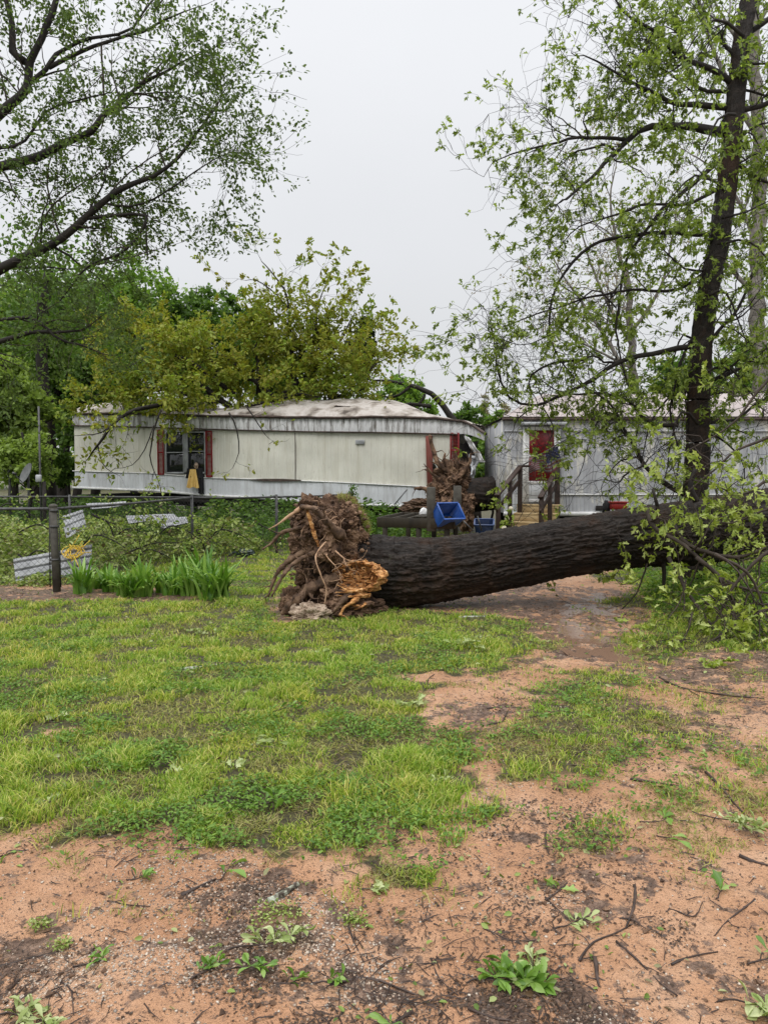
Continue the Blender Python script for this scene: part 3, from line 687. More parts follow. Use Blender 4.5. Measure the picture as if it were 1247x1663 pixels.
# window opening: wall is built in pieces round it
wa, wb_ = LW.W(268, 735)[0], LW.W(337, 735)[0]; wzt = LW.W(300, 699)[1]; wzb = LW.W(300, 770)[1]
LW.panel(0, wa, lf, lm, seed=1).build('wall', M['cream'], L)
LW.panel(wb_, uP, lf, lm, seed=2).build('wall', M['cream'], L)
LW.panel(wa, wb_, lf, lambda u: 0 * u + wzt, seed=3, rows=3).build('wall', M['cream'], L)
LW.panel(wa, wb_, lambda u: 0 * u + wzb, lm, seed=4, rows=3).build('wall', M['cream'], L)
z755 = LW.W(715, 757)[1]
LW.panel(uP + .002, uE, lf, lambda u: 0 * u + z755 + .08 * np.sin(u * 23), seed=6, dent=.04).build('wall', M['cream'], L)
LW.panel(0, uB, lambda u: lm(u) - .012, lb, off=.004, pitch=.17, seed=9).build('lower_panel', M['lower'], L)
# wavy stained fascia, drooping at the right end
us = np.linspace(0, LW.W(790, 700)[0], 420); uD = LW.W(752, 700)[0]
dr = np.clip((us - uD) / (us[-1] - uD), 0, 1)
t = np.linspace(0, 1, 5)[:, None]
zt = lt(us) - .34 * dr ** 1.4; zb = lf(us) - .18 * dr ** 1.6 - .03 * dr
corr = .012 * np.sign(np.sin(us * 34)) * .5 + .012 * np.sin(us * 34)
outw = .05 + .35 * dr ** 1.5
G = LW.P(np.repeat(us[None], 5, 0), zb[None] + (zt - zb)[None] * t, (outw + corr)[None] * np.ones((5, 1)) + .02 * np.sin(t * 3))
Bk = G - LW.n * .03
f = MB().grid(G).grid(Bk[:, ::-1]); f.grid(np.stack([Bk[0], G[0]])); f.grid(np.stack([G[-1], Bk[-1]])); f.grid(np.stack([G[:, 0], Bk[:, 0]])); f.grid(np.stack([Bk[:, -1], G[:, -1]]))
f.build('fascia', M['fascia'], L)
LW.strip([(116, 690), (250, 693), (370, 697), (500, 700), (600, 701), (740, 704)], .035, -.01, .085).build('trim_strip', M['rust'], L)
LW.strip([(118, 764), (250, 768), (330, 775), (440, 778), (560, 783), (698, 790)], .03, 0, .035).build('trim_strip', M['white'], L)
LW.strip([(118, 790), (250, 795), (330, 802), (440, 808), (530, 816), (694, 821)], .07, 0, .03).build('bottom_trim', M['white'], L)
# roof edge and crushed roof
e = MB()
zz = lt(us) - .34 * dr ** 1.4 + .02 + .025 * fbm(np.stack([us * 2, 0 * us, 0 * us], 1), 4)
ring = [LW.P(us, zz - .035, outw + .10), LW.P(us, zz + .025, outw + .10), LW.P(us, zz + .04, -.05 + 0 * us), LW.P(us, zz - .03, -.05 + 0 * us)]
e.grid(np.stack(ring, 1)[:, ::-1], True); e.build('roof_edge', M['rust'], L)
rid = LW.line([(118, 668), (150, 662), (180, 656), (215, 649), (330, 648), (352, 664), (372, 668), (385, 660), (440, 654), (500, 649), (580, 649), (640, 652), (675, 662), (700, 674), (760, 690)], -1.6)
ur = np.linspace(0, uD + .25, 240); tv = np.linspace(0, 1, 26)[:, None]; off = .10 - 3.7 * tv
hh = np.sin(np.clip(tv / .9, 0, 1) * math.pi) ** .8
zf = np.interp(ur, us, zz) + .03; Zr = zf[None] + np.maximum(rid(ur) - zf, .03)[None] * hh
U2 = np.repeat(ur[None], 26, 0); O2 = np.repeat(off, 240, 1)
Zr = Zr + (.10 * fbm(np.stack([U2.ravel() * 1.6, O2.ravel() * 1.6, 0 * U2.ravel() + 3], 1), 5)).reshape(U2.shape) * np.clip(tv * 6, 0, 1)
rf = MB().grid(LW.P(U2, Zr, O2)).grid(LW.P(U2, Zr - .08, O2)[:, ::-1]); rf.build('roof', M['roof'], L)
for px, py, w_ in ((190, 668, .8), (235, 662, 1.0), (395, 667, .7), (560, 660, .5), (610, 663, .45), (655, 668, .6), (735, 688, .6)):
    u, z = LW.W(px, py, -.6); a = rng.random() * 3
    q = LW.P(np.array([[u - w_ / 2, u + w_ / 2], [u - w_ / 2 + .1, u + w_ / 2 - .1]]), np.array([[z, z - .03], [z + .10, z + .07]]), np.array([[-.3, -.35], [-.8, -.9]]))
    jag = MB(); g_ = np.stack([q[0], q[1]]); jag.grid(g_); jag.grid(g_[:, ::-1] - [0, 0, .02])
    jag.build('torn_roofing', M['rust'], L)
# back, left end, floor, frame, interior
h_ = lambda u: lt(u)
back = MB(); back.grid(LW.P(np.array([[0, LW.len], [0, LW.len]]), np.array([[1.0, .8], [3.5, 3.0]]), -3.6)); back.grid(LW.P(np.array([[0, LW.len], [0, LW.len]]), np.array([[1.0, .8], [3.5, 3.0]]), -3.57)[:, ::-1]); back.build('back_wall', M['cream'], L)
en = MB(); zz0, zz1 = float(lb(np.array([0.]))[0]), float(lt(np.array([0.]))[0])
en.box(LW.P(np.array(.015), (zz0 + zz1) / 2, -1.8), (.03, 3.56, zz1 - zz0), rz=math.atan2(LW.e[1], LW.e[0])); en.build('end_wall', M['cream'], L)
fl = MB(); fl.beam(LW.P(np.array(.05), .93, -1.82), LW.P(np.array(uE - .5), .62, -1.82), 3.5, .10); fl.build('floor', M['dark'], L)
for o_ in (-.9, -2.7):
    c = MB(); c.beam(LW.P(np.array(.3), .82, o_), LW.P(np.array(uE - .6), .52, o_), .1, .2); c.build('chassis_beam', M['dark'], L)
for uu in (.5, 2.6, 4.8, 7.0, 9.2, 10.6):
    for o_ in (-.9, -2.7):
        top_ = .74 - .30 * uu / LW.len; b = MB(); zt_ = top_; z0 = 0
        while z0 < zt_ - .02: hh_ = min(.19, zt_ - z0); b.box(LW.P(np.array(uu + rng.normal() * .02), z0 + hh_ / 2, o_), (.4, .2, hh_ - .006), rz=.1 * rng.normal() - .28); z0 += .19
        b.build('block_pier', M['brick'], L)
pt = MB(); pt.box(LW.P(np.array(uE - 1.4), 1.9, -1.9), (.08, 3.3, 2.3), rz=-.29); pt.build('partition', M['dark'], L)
# window
def window(wall, parent, x0, x1, yt, yb, ym, off=.02):
    u0, u1 = wall.W(x0, (yt + yb) / 2)[0], wall.W(x1, (yt + yb) / 2)[0]; zt_, zb_ = wall.W((x0 + x1) / 2, yt)[1], wall.W((x0 + x1) / 2, yb)[1]; zm = wall.W((x0 + x1) / 2, ym)[1]
    a = math.atan2(wall.e[1], wall.e[0]); fr = MB(); w_ = .038
    fr.box(wall.P(np.array(u0), (zt_ + zb_) / 2, off), (w_, .06, zt_ - zb_ + w_), rz=a); fr.box(wall.P(np.array(u1), (zt_ + zb_) / 2, off), (w_, .06, zt_ - zb_ + w_), rz=a)
    for z_, t_ in ((zt_, w_), (zb_, w_ * 1.3), (zm, w_ * .7)): fr.box(wall.P(np.array((u0 + u1) / 2), z_, off + .003), (u1 - u0 - w_, .055, t_), rz=a)
    wd = fr.build('window', M['sheet'], parent)
    for za, zb2, o_ in ((zm, zt_, -.005), (zb_, zm, -.025)):
        MB().box(wall.P(np.array((u0 + u1) / 2), (za + zb2) / 2, off + o_), (u1 - u0 - w_, .01, zb2 - za - .03), rz=a).build('pane', M['glass'], wd)
window(LW, L, 271, 299.5, 701, 768, 735); window(LW, L, 305.5, 334, 702, 768, 733)
a = math.atan2(LW.e[1], LW.e[0])
MB().box(LW.P(np.array(LW.W(302.5, 735)[0]), LW.W(302, 734)[1], .012), (.08, .06, 1.25), rz=a).build('mullion', M['sheet'], L)
def shutter(wall, parent, x0, x1, yt, yb):
    xm = (x0 + x1) / 2; u0, u1 = wall.W(x0, (yt + yb) / 2)[0], wall.W(x1, (yt + yb) / 2)[0]; zt_, zb_ = wall.W(xm, yt)[1], wall.W(xm, yb)[1]; s_ = MB(); um = (u0 + u1) / 2
    for u_ in (u0 + .02, u1 - .02): s_.box(wall.P(np.array(u_), (zt_ + zb_) / 2, .035), (.04, .03, zt_ - zb_), rz=a)
    for z_ in (zt_ - .02, zb_ + .02, (zt_ + zb_) / 2): s_.box(wall.P(np.array(um), z_, .036), (u1 - u0 - .08, .028, .05), rz=a)
    z_ = zb_ + .06
    while z_ < zt_ - .05:
        p0 = wall.P(np.array(u0 + .04), z_, .03); p1 = wall.P(np.array(u1 - .04), z_, .03); s_.beam(p0, p1, .022, .010, up=(-wall.n * .7 + np.array([0, 0, .7]))); z_ += .038
    return s_.build('shutter', M['red'], parent)
shutter(LW, L, 257, 267.5, 698, 771); shutter(LW, L, 335.5, 346, 700, 775)
shutter(LW, L, 731, 746, 703, 760)
for px_ in (480,):
    ua = LW.W(px_, 740)[0]; za, zc = float(lf(np.array([ua]))[0]), float(lm(np.array([ua]))[0]); MB().box(LW.P(np.array(ua), (za + zc) / 2, .012), (.012, .035, za - zc - .06), rz=a).build('seam', M['rust'], L)
gp_ = MB(); gp_.grid(LW.P(np.array([[LW.W(x_, 777)[0] for x_ in (405, 430, 460, 490)]] * 2), np.array([[LW.W(447, 778)[1] - .02 + q_ for q_ in (-.0, -.05, -.05, -.03)], [LW.W(447, 778)[1] - .02 + q_ for q_ in (.01, .03, .03, .0)]]), .042)); gp_.grid(LW.P(np.array([[LW.W(x_, 777)[0] for x_ in (405, 430, 460, 490)]] * 2), np.array([[LW.W(447, 778)[1] - .02 + q_ for q_ in (-.0, -.05, -.05, -.03)], [LW.W(447, 778)[1] - .02 + q_ for q_ in (.01, .03, .03, .0)]]), .036)[:, ::-1]); gp_.build('dark_gap_strip', M['rust'], L)  # dark rust-coloured strip painted on for the shade in a sagging gap
# small vent plate, red corner post
v = MB(); uu, z_ = LW.W(585, 718); v.box(LW.P(np.array(uu), z_, .02), (.26, .04, .12), rz=a)
for k in range(4): v.box(LW.P(np.array(uu), z_ - .04 + k * .026, .043), (.22, .008, .012), rz=a)
v.build('vent', M['sheet'], L)
pz0, pz1 = LW.W(700, 789)[1], LW.W(700, 708)[1]
MB().beam(LW.P(np.array(LW.W(699, 780)[0]), pz0, .04), LW.P(np.array(LW.W(697, 712)[0]), pz1, .05), .17, .07, up=LW.n).build('torn_corner_post', M['redwood'], L)
# crumpled siding hanging at the torn end
def crumple(pts4, seed, amp, n=26):
    """pts4: corners tl,tr,br,bl in the world"""
    A_, B_, C_, D_ = [np.array(p) for p in pts4]; s_, t_ = np.meshgrid(np.linspace(0, 1, n), np.linspace(0, 1, n))
    G = (A_ * (1 - s_[..., None]) + B_ * s_[..., None]) * (1 - t_[..., None]) + (D_ * (1 - s_[..., None]) + C_ * s_[..., None]) * t_[..., None]
    nn = nrm(np.cross(B_ - A_, D_ - A_)); Ls = np.linalg.norm(B_ - A_)
    d = fbm(np.stack([s_.ravel() * 3, t_.ravel() * 3, 0 * s_.ravel() + seed], 1), 3).reshape(n, n) + .35 * np.abs(((s_ * 4) % 1) - .5) * 2 * .4
    e_ = fbm(np.stack([s_.ravel() * 5, t_.ravel() * 5, 0 * s_.ravel() + seed + 9], 1), 3).reshape(n, n, 1) * .05
    G = G + nn * (d * amp)[..., None] + e_ * (B_ - A_) + e_ * .5 * (D_ - A_)
    m_ = MB().grid(G).grid((G - nn * .012)[:, ::-1])
    m_.grid(np.stack([G[0], G[0] - nn * .012])); m_.grid(np.stack([G[-1] - nn * .012, G[-1]])); m_.grid(np.stack([G[:, 0] - nn * .012, G[:, 0]])); m_.grid(np.stack([G[:, -1], G[:, -1] - nn * .012])); return m_
crumple([at(752, 706, 20.2), at(766, 712, 19.9), at(786, 750, 19.7), at(776, 752, 20.0)], 3, .10).build('torn_siding', M['fascia'], L)
crumple([at(763, 738, 20.3), at(780, 745, 20.6), at(771, 778, 20.3), at(764, 770, 20.1)], 8, .12).build('torn_siding', M['lower'], L)
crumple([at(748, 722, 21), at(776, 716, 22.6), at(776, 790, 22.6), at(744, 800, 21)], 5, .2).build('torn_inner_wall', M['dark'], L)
# dangling jacket and cloth on the window
uu = LW.W(318, 770)[0]
def drape(px0, px1, pyt, pyb, Yo, seed, flare=1.0, mat=None, name='cloth', parent=None, thick=.03):
    n = 22; s_, t_ = np.meshgrid(np.linspace(-1, 1, n), np.linspace(0, 1, n)); xm, hw = (px0 + px1) / 2, (px1 - px0) / 2
    Y0 = 22.0; p0 = at(xm, pyt, Yo); p1 = at(xm, pyb, Yo); W_ = hw / F * Yo
    X = s_ * W_ * (flare + (1 - flare) * t_); fold = .035 * np.sin(s_ * 7 + seed + t_ * 1.2) * (.25 + t_) + .03 * np.cos(s_ * 1.5)
    G = np.stack([p0[0] + X, p0[1] - .03 - fold - .02 * t_, p0[2] + (p1[2] - p0[2]) * t_ + .02 * np.sin(s_ * 5 + seed) * t_], -1)
    m_ = MB().grid(G[::-1]); Bk = G + [0, thick, 0]; m_.grid(Bk)
    for a_, b_ in ((G[0], Bk[0]), (Bk[-1], G[-1])): m_.grid(np.stack([b_, a_])[:, ::-1])
    for a_, b_ in ((G[:, 0], Bk[:, 0]), (Bk[:, -1], G[:, -1])): m_.grid(np.stack([b_, a_]))
    return m_.build(name, mat, parent)
YJ = LW.P(np.array(uu), 1.5, .12)[1]
jk = drape(304, 324, 762, 792, YJ - .05, 1.2, .45, M['cloth_y'], 'shirt'); tag(jk, 'mustard yellow shirt hanging out over the sill of the window', 'shirt')
bk = drape(302, 333, 760, 776, YJ + .02, 3.0, .8, M['cloth_b'], 'jacket'); tag(bk, 'black jacket hanging from the window behind the yellow shirt', 'jacket')
drape(322, 332, 775, 802, YJ + .0, 5.0, .8, M['cloth_b'], 'sleeve', bk)
mm = MB(); mm.blob(at(319, 756, YJ - .02), (.06, .05, .10), .3); mm.build('collar', M['sandclod'], jk)

# ------------------------------------------------------------------ right mobile home
RW = Wall((2.98, 18.45), (16.0, 18.3)); a = math.atan2(RW.e[1], RW.e[0])
Rh = thing('mobile_home', RW.P(5., 0, -1.8), 'grey weathered mobile home with peeling paint and a red front door', 'mobile home')
k_ = lambda y: (lambda u: 0 * u + RW.W(1000, y)[1])
du0, du1 = RW.W(848, 750)[0], RW.W(908, 750)[0]; zd0, zd1 = RW.W(880, 816)[1], RW.W(880, 693)[1]
RW.panel(0.0, du0, k_(700), k_(802), pitch=.22, groove=.02, seed=21, dent=.05).build('wall', M['greysiding'], Rh)
RW.panel(du1, 13, k_(700), k_(802), pitch=.22, groove=.02, gw=.03, seed=22, dent=.03, rows=14).build('wall', M['greysiding'], Rh)
RW.panel(0.0, 13, k_(680), k_(700.5), off=.004, pitch=.17, seed=23, rows=3).build('fascia', M['greysiding'], Rh)
RW.panel(0.0, du0, k_(802.5), k_(836), off=.01, pitch=.3, seed=24, dent=.04, rows=4).build('lower_panel', M['lower'], Rh)
RW.panel(du1, 13, k_(802.5), k_(836), off=.01, pitch=.3, seed=25, dent=.02, rows=4).build('lower_panel', M['greysiding'], Rh)
RW.panel(du0, du1, k_(816), k_(836), off=.0, pitch=.3, seed=26, rows=3).build('lower_panel', M['lower'], Rh)
RW.strip([(800, 678), (1800, 678)], .07, -.05, .12, u0=-.05, u1=13.1).build('roof_edge', M['rust'], Rh)
RW.strip([(800, 699), (1800, 699)], .03, 0, .03, u0=0, u1=13).build('trim_strip', M['greysiding'], Rh)
RW.strip([(800, 802), (1800, 802)], .035, 0, .04, u0=du1, u1=13).build('trim_strip', M['white'], Rh)
RW.strip([(800, 831), (1800, 831)], .11, 0, .035, u0=0, u1=13).build('bottom_trim', M['white'], Rh)
zE = RW.W(1000, 677)[1]; zR = RW.W(1000, 640, -1.7)[1]
ur = np.linspace(-.05, 13.1, 90); tv = np.linspace(0, 1, 18)[:, None]; hip = np.clip(ur / 1.2, 0, 1)
Zr = zE + (zR - zE) * np.minimum(hip[None], 1) * np.sin(np.clip(tv, 0, 1) * math.pi) ** .85
Zr = Zr + (.025 * fbm(np.stack([np.repeat(ur[None], 18, 0).ravel() * .8, np.repeat(tv, 90, 1).ravel() * 4, np.zeros(18 * 90)], 1), 3)).reshape(18, 90) * np.sin(tv * math.pi)
MB().grid(RW.P(np.repeat(ur[None], 18, 0), Zr, np.repeat(.12 - 3.7 * tv, 90, 1))).grid(RW.P(np.repeat(ur[None], 18, 0), Zr - .06, np.repeat(.12 - 3.7 * tv, 90, 1))[:, ::-1]).build('roof', M['roof2'], Rh)
zb_, zt_ = RW.W(1000, 836)[1], zE
MB().box(RW.P(np.array(.0), (zb_ + zt_) / 2, -1.85), (.05, 3.6, zt_ - zb_ - .1), rz=a).build('end_wall', M['greysiding'], Rh)
MB().box(RW.P(np.array(6.5), (zb_ + zt_) / 2, -3.66), (13, .04, zt_ - zb_ - .1), rz=a).build('back_wall', M['greysiding'], Rh)
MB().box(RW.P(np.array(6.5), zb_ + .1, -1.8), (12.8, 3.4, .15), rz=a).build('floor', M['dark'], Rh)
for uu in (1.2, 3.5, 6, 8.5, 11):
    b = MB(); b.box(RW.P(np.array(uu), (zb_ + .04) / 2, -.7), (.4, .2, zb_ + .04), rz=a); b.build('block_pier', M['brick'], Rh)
MB().box(RW.P(np.array(3.0), .3, -2.6), (5.6, .05, .62), rz=a).build('dark_backing', M['dark'], Rh)  # dark sheet added under the home so the gap below looks dark
crumple([RW.P(np.array(-.12), 2.55, .15), RW.P(np.array(.30), 2.6, .06), RW.P(np.array(.34), 1.5, .05), RW.P(np.array(-.02), 1.4, .18)], 31, .10).build('crumpled_siding', M['greysiding'], Rh)
# door
D = MB(); zm_ = (zd0 + zd1) / 2; fw = .09
for u_ in (du0 + fw / 2, du1 - fw / 2): D.box(RW.P(np.array(u_), zm_, .03), (fw, .10, zd1 - zd0), rz=a)
D.box(RW.P(np.array((du0 + du1) / 2), zd1 - fw / 2, .031), (du1 - du0 - 2 * fw, .098, fw), rz=a)
dr_ = D.build('door', M['white'], Rh)
u0, u1 = du0 + fw + .005, du1 - fw - .005; uc = (u0 + u1) / 2
sd = MB(); s_ = .055
for u_ in (u0 + s_ / 2, u1 - s_ / 2): sd.box(RW.P(np.array(u_), (zd0 + zd1 - fw) / 2, .05), (s_, .035, zd1 - zd0 - fw - .01), rz=a)
yy = [697, 740, 783.5, 813]
zz_ = [RW.W(880, q)[1] for q in yy]
for q, th_ in zip(zz_, (.05, .05, .07, .08)): sd.box(RW.P(np.array(uc), q, .051), (u1 - u0 - 2 * s_, .033, th_), rz=a)
sd.build('storm_door_frame', M['white'], dr_)
for i in (0, 1): MB().box(RW.P(np.array(uc), (zz_[i] + zz_[i + 1]) / 2, .045), (u1 - u0 - 2 * s_, .012, zz_[i] - zz_[i + 1] - .05), rz=a).build('red_pane', M['door_red'], dr_)
MB().box(RW.P(np.array(uc), (zz_[2] + zz_[3]) / 2, .045), (u1 - u0 - 2 * s_, .014, zz_[2] - zz_[3] - .07), rz=a).build('kick_panel', M['lower'], dr_)
MB().box(RW.P(np.array(u0 + .06), RW.W(880, 762)[1], .085), (.03, .05, .12), rz=a).build('handle', M['galv'], dr_)
MB().box(RW.P(np.array((du0 + du1) / 2 + .03), RW.W(880, 689)[1], .14), (du1 - du0 + .18, .30, .07), rz=a).build('door_hood', M['sheet'], Rh)
lp = MB().box(RW.P(np.array(RW.W(926, 715)[0]), RW.W(926, 715)[1], .06), (.15, .12, .20), rz=a, bev=.03).build('porch_light', M['white'], Rh)
MB().box(RW.P(np.array(RW.W(916, 733)[0]), RW.W(916, 733)[1], .02), (.04, .03, .20), rz=a).build('door_chime', M['cloth_b'], Rh)
MB().box(RW.P(np.array(RW.W(973, 825)[0]), RW.W(973, 825)[1], .03), (.20, .03, .12), rz=a).build('outlet_box', M['dark'], Rh)

# flag and pole by the door
fp = thing('flag', at(905, 757, 17.6), 'faded striped flag with a starry blue corner drooping from a pole at the red door', 'flag')
P0, P1 = at(942, 700, 18.25), at(846, 757, 17.4)
MB().tube([P0, (P0 + P1) / 2, P1], .017, 8).build('flag_pole', M['galv'], fp)
PA = at(905, 722, 17.9)
def flagcloth():
    nu, nv = 40, 27
    s_, t_ = np.meshgrid(np.linspace(0, 1, nu), np.linspace(0, 1, nv))
    base = at(905, 725, 17.95)[None, None] * (1 - s_[..., None]) + at(860, 748, 17.5) * s_[..., None]
    dn = at(905, 765, 17.9) - at(905, 725, 17.9)
    G = base + dn * t_[..., None] * (.95 - .45 * s_[..., None]) + np.array([.30, 0, 0]) * (t_ * (1 - s_) * .35)[..., None]
    G[..., 1] -= .05 * np.sin(s_ * 14 + t_ * 3) * (.3 + t_) + .03; G[..., 2] += .05 * np.sin(s_ * 9 + 1) * t_
    return G
G = flagcloth(); cant = MB(); rd = MB(); wh = MB()
for j in range(13):
    a0, a1 = j * 2, j * 2 + 3; c0 = 18 if j < 7 else 0
    (rd if j % 2 == 0 else wh).grid(G[a0:a1, c0:][:, ::-1])
cant.grid(G[0:15, :19][:, ::-1]); STARS = []
for i_ in range(2, 13, 2):
    for j_ in range(2 + (i_ // 2 % 2) * 2, 17, 4):
        c_ = G[i_, j_] + np.array([0, -.008, 0]); ang = np.arange(10) * math.pi / 5 + math.pi / 2; rr_ = np.where(np.arange(10) % 2 == 0, .017, .007)
        st_ = MB(); st_.add(np.stack([c_[0] + np.cos(ang) * rr_, 0 * ang + c_[1], c_[2] + np.sin(ang) * rr_], 1), np.array([list(range(10))])); STARS.append(st_)
rd.build('red_stripes', M['flagred'], fp); wh.build('white_stripes', M['flagwhite'], fp); cn = cant.build('blue_field', M['flagblue'], fp)
for st_ in STARS: st_.build('star', M['flagwhite'], cn)

# steps, turned a little to the left
S = thing('wooden_steps', at(850, 850, 17.2) * [1, 1, 0], 'tan wooden steps with dark brown handrails up to the red door', 'steps')
c0 = RW.P(np.array((du0 + du1) / 2), 0, .12); th = R(-24); fx = np.array([math.sin(th), -math.cos(th), 0]); sxv = np.array([math.cos(th), math.sin(th), 0])
for i in range(4):
    ztop = zd0 - .03 - i * .2; p = c0 + fx * (.30 + i * .30) ; wS = 1.02
    tr = MB(); tr.box(p + [0, 0, ztop - .02], (wS, .32, .045), rz=th); tr.box(p + fx * .135 + [0, 0, ztop - .12], (wS - .01, .03, .155), rz=th); tr.build('tread', M['tread'], S)
for sg, xa, xb, ya in ((-1, (845, 757), (806, 805), 0), (1, (905, 761), (877, 808), 0)):
    rl = MB(); pt_ = at(xa[0], xa[1], 17.95); pb = at(xb[0], xb[1], 16.75)
    rl.beam(pt_, pb, .12, .05); dlow = np.array([0, 0, -.33]); rl.beam(pt_ + dlow, pb + dlow, .035, .10)
    back = pt_ + np.array([.42 * (1 if sg < 0 else .0), .35, 0]);
    if sg < 0: rl.beam(pt_ + [-.03, 0, 0], pt_ + [.30, .10, -.0], .10, .05)
    else: rl.beam(pt_ + [-.15, .1, .0], pt_ + [.06, .1, 0.], .10, .05)
    rl.build('handrail', M['rail'], S)
    for f_ in (.02, .45, .93):
        q = pt_ + (pb - pt_) * f_; po = MB(); po.beam([q[0], q[1], 0], [q[0], q[1], q[2] - .03], .10, .10 if f_ != .45 else .05); po.build('rail_post', M['rail'], S)
q = at(905, 762, 18.2); MB().beam([q[0], q[1], 0], q, .11, .11).build('rail_post', M['rail'], S)
sg_ = MB(); 
for w_ in (-1, 1):
    p = c0 + sxv * w_ * .46; sg_.beam(p + fx * .15 + [0, 0, zd0 - .2], p + fx * 1.32 + [0, 0, .06], .04, .22)
sg_.build('stringer', M['lumber'], S)
for (px, py, Y, where) in ((829, 826, 17.2, 'topmost'), (823, 842, 16.9, 'middle'), (818, 857, 16.5, 'lowest')):
    g_ = thing('garden_light', at(px, py + 4, Y), f'{where} of the three small cream globe lights at the left edge of the steps', 'garden light', 'globe lights on the steps')
    MB().blob(at(px, py, Y), (.055, .055, .055), .05).build('globe', M['glow'], g_)
    MB().tube([at(px, py + 2, Y), at(px, py + 12, Y)], .012, 6).build('stake', M['dark'], g_)
rp_ = thing('planter', at(1003, 828, 16.6) * [1, 1, 0], 'red plastic planter with a thin seedling below the grey wall', 'planter')
pz = at(1003, 822, 16.6); b = MB(); b.box(pz, (.36, .2, .16), bev=.02); b.box(pz + [0, 0, .09], (.40, .24, .03)); b.build('pot', M['redpot'], rp_)
b = MB(); b.box(pz + [0, 0, -.42], (.6, .3, .62)); b.build('stand', M['lumber'], rp_)
b = MB(); b.tube(curve([pz, pz + [.03, 0, .3], pz + [0, 0, .62]], .1), .008, 5); b.build('stem', M['limb'], rp_)
for (px, py, lab) in ((984, 824, 'black plastic jug standing just left of the red planter'), (1042, 828, 'small dark can standing right of the red planter')):
    p = at(px, py, 16.7); o = thing('container', p * [1, 1, 0], lab, 'container')
    MB().tube([p + [0, 0, -.6], p + [0, 0, -.12]], .22, 10).build('crate', M['lumber'], o)
    MB().tube([p + [0, 0, -.11], p + [0, 0, .07], p + [0, 0, .11], p + [0, 0, .16]], [.09, .09, .04, .035], 12).build('body', M['cloth_b'], o)

# ------------------------------------------------------------------ broken deck, baskets
Dk = thing('deck', at(690, 850, 14.6) * [1, 1, 0], 'small broken deck frame of wet dark lumber with two stub posts', 'deck')
zt_ = .78; A_ = at(612, 848, 14.8); z0 = at(650, 846, 14.6)[2]
q = [gp(613, 848, .72), gp(752, 852, .72), gp(742, 836, .72), gp(650, 836, .72)]
q = [np.array([p[0], p[1], .70]) for p in (at(613, 0, 14.2), at(740, 0, 13.7), at(752, 0, 15.6), at(655, 0, 16.2))]
for i in range(4):
    d = q[(i + 1) % 4] - q[i]; d = nrm(d) * .026
    MB().beam(q[i] + d, q[(i + 1) % 4] - d, .05, .19).build('rim_board', M['lumber'], Dk)
for f_ in (.2, .4, .6, .8):
    MB().beam(q[0] + (q[1] - q[0]) * f_ + [0, .06, .03], q[3] + (q[2] - q[3]) * f_ + [0, -.06, .03], .045, .12).build('joist', M['lumber'], Dk)
for k in range(9):
    t_ = .50 + k * .055
    MB().beam(q[0] + (q[1] - q[0]) * t_ + [0, -.02, .112], q[3] + (q[2] - q[3]) * t_ + [0, 0, .112], .125 / 2, .03).build('deck_board', M['lumber'], Dk)
for t_ in (.1, .55, .92):
    for e0, e1 in ((0, 1), (3, 2)):
        p = q[e0] + (q[e1] - q[e0]) * t_; MB().beam([p[0], p[1] + .04, 0], [p[0], p[1] + .04, .60], .1, .1).build('leg', M['lumber'], Dk)
for (px, yt, yb, Y) in ((699.5, 791, 851, 13.9), (742, 789, 838, 15.3)):
    p0 = at(px, yb, Y); p1 = at(px + .5, yt, Y); MB().beam([p0[0], p0[1], .55], p1, .155, .155).build('post', M['postold'], Dk)
def basket(c, rz, tilt, mat, sz, name, label):
    o = thing(name, c, label, 'basket'); w, d, h = sz; m1 = MB(); mw = MB()
    ca, sa = math.cos(rz), math.sin(rz); Rz = np.array([[ca, -sa, 0], [sa, ca, 0], [0, 0, 1]]); ct, st2 = math.cos(tilt), math.sin(tilt)
    Rx = np.array([[1, 0, 0], [0, ct, -st2], [0, st2, ct]]); Mx = Rz @ Rx; X = lambda p: Mx @ np.array(p) + c
    ta = .84
    for sg in (-1, 1):
        for ax in (0, 1):
            # tapered side walls as slatted panels
            for k in range(9):
                z_ = h * (k + .5) / 9; f_ = ta + (1 - ta) * z_ / h; hw, hd = w / 2 * f_, d / 2 * f_
                if ax == 0: m1.beam(X((-hw, sg * hd, z_)), X((hw, sg * hd, z_)), .008, h / 9 * .86, up=Mx[:, 2])
                else: m1.beam(X((sg * hw, -hd, z_)), X((sg * hw, hd, z_)), .008, h / 9 * .86, up=Mx[:, 2])
    for sx_ in (-1, 1):
        for sy_ in (-1, 1): m1.beam(X((sx_ * w / 2 * ta, sy_ * d / 2 * ta, 0)), X((sx_ * w / 2, sy_ * d / 2, h)), .02, .02)
    m1.build('side', mat, o); m2 = MB()
    for sg in (-1, 1): m2.beam(X((-w / 2 - .012, sg * (d / 2 + .012), h)), X((w / 2 + .012, sg * (d / 2 + .012), h)), .03, .025, up=Mx[:, 2]); m2.beam(X((sg * (w / 2 + .012), -d / 2, h)), X((sg * (w / 2 + .012), d / 2, h)), .03, .025, up=Mx[:, 2])
    m2.build('rim', mat, o); MB().box(X((0, 0, .006)), (w * ta, d * ta, .012), M=Mx).build('bottom', mat, o)
basket(at(720, 851, 13.9) + [0, 0, .07], .55, R(52), M['blue'], (.46, .34, .30), 'laundry_basket', 'bright blue plastic basket tipped over on the broken deck')
basket(at(786, 862, 15.6), -.15, R(20), M['bluedark'], (.38, .30, .20), 'laundry_basket', 'dark blue plastic basket lying on the ground left of the steps')
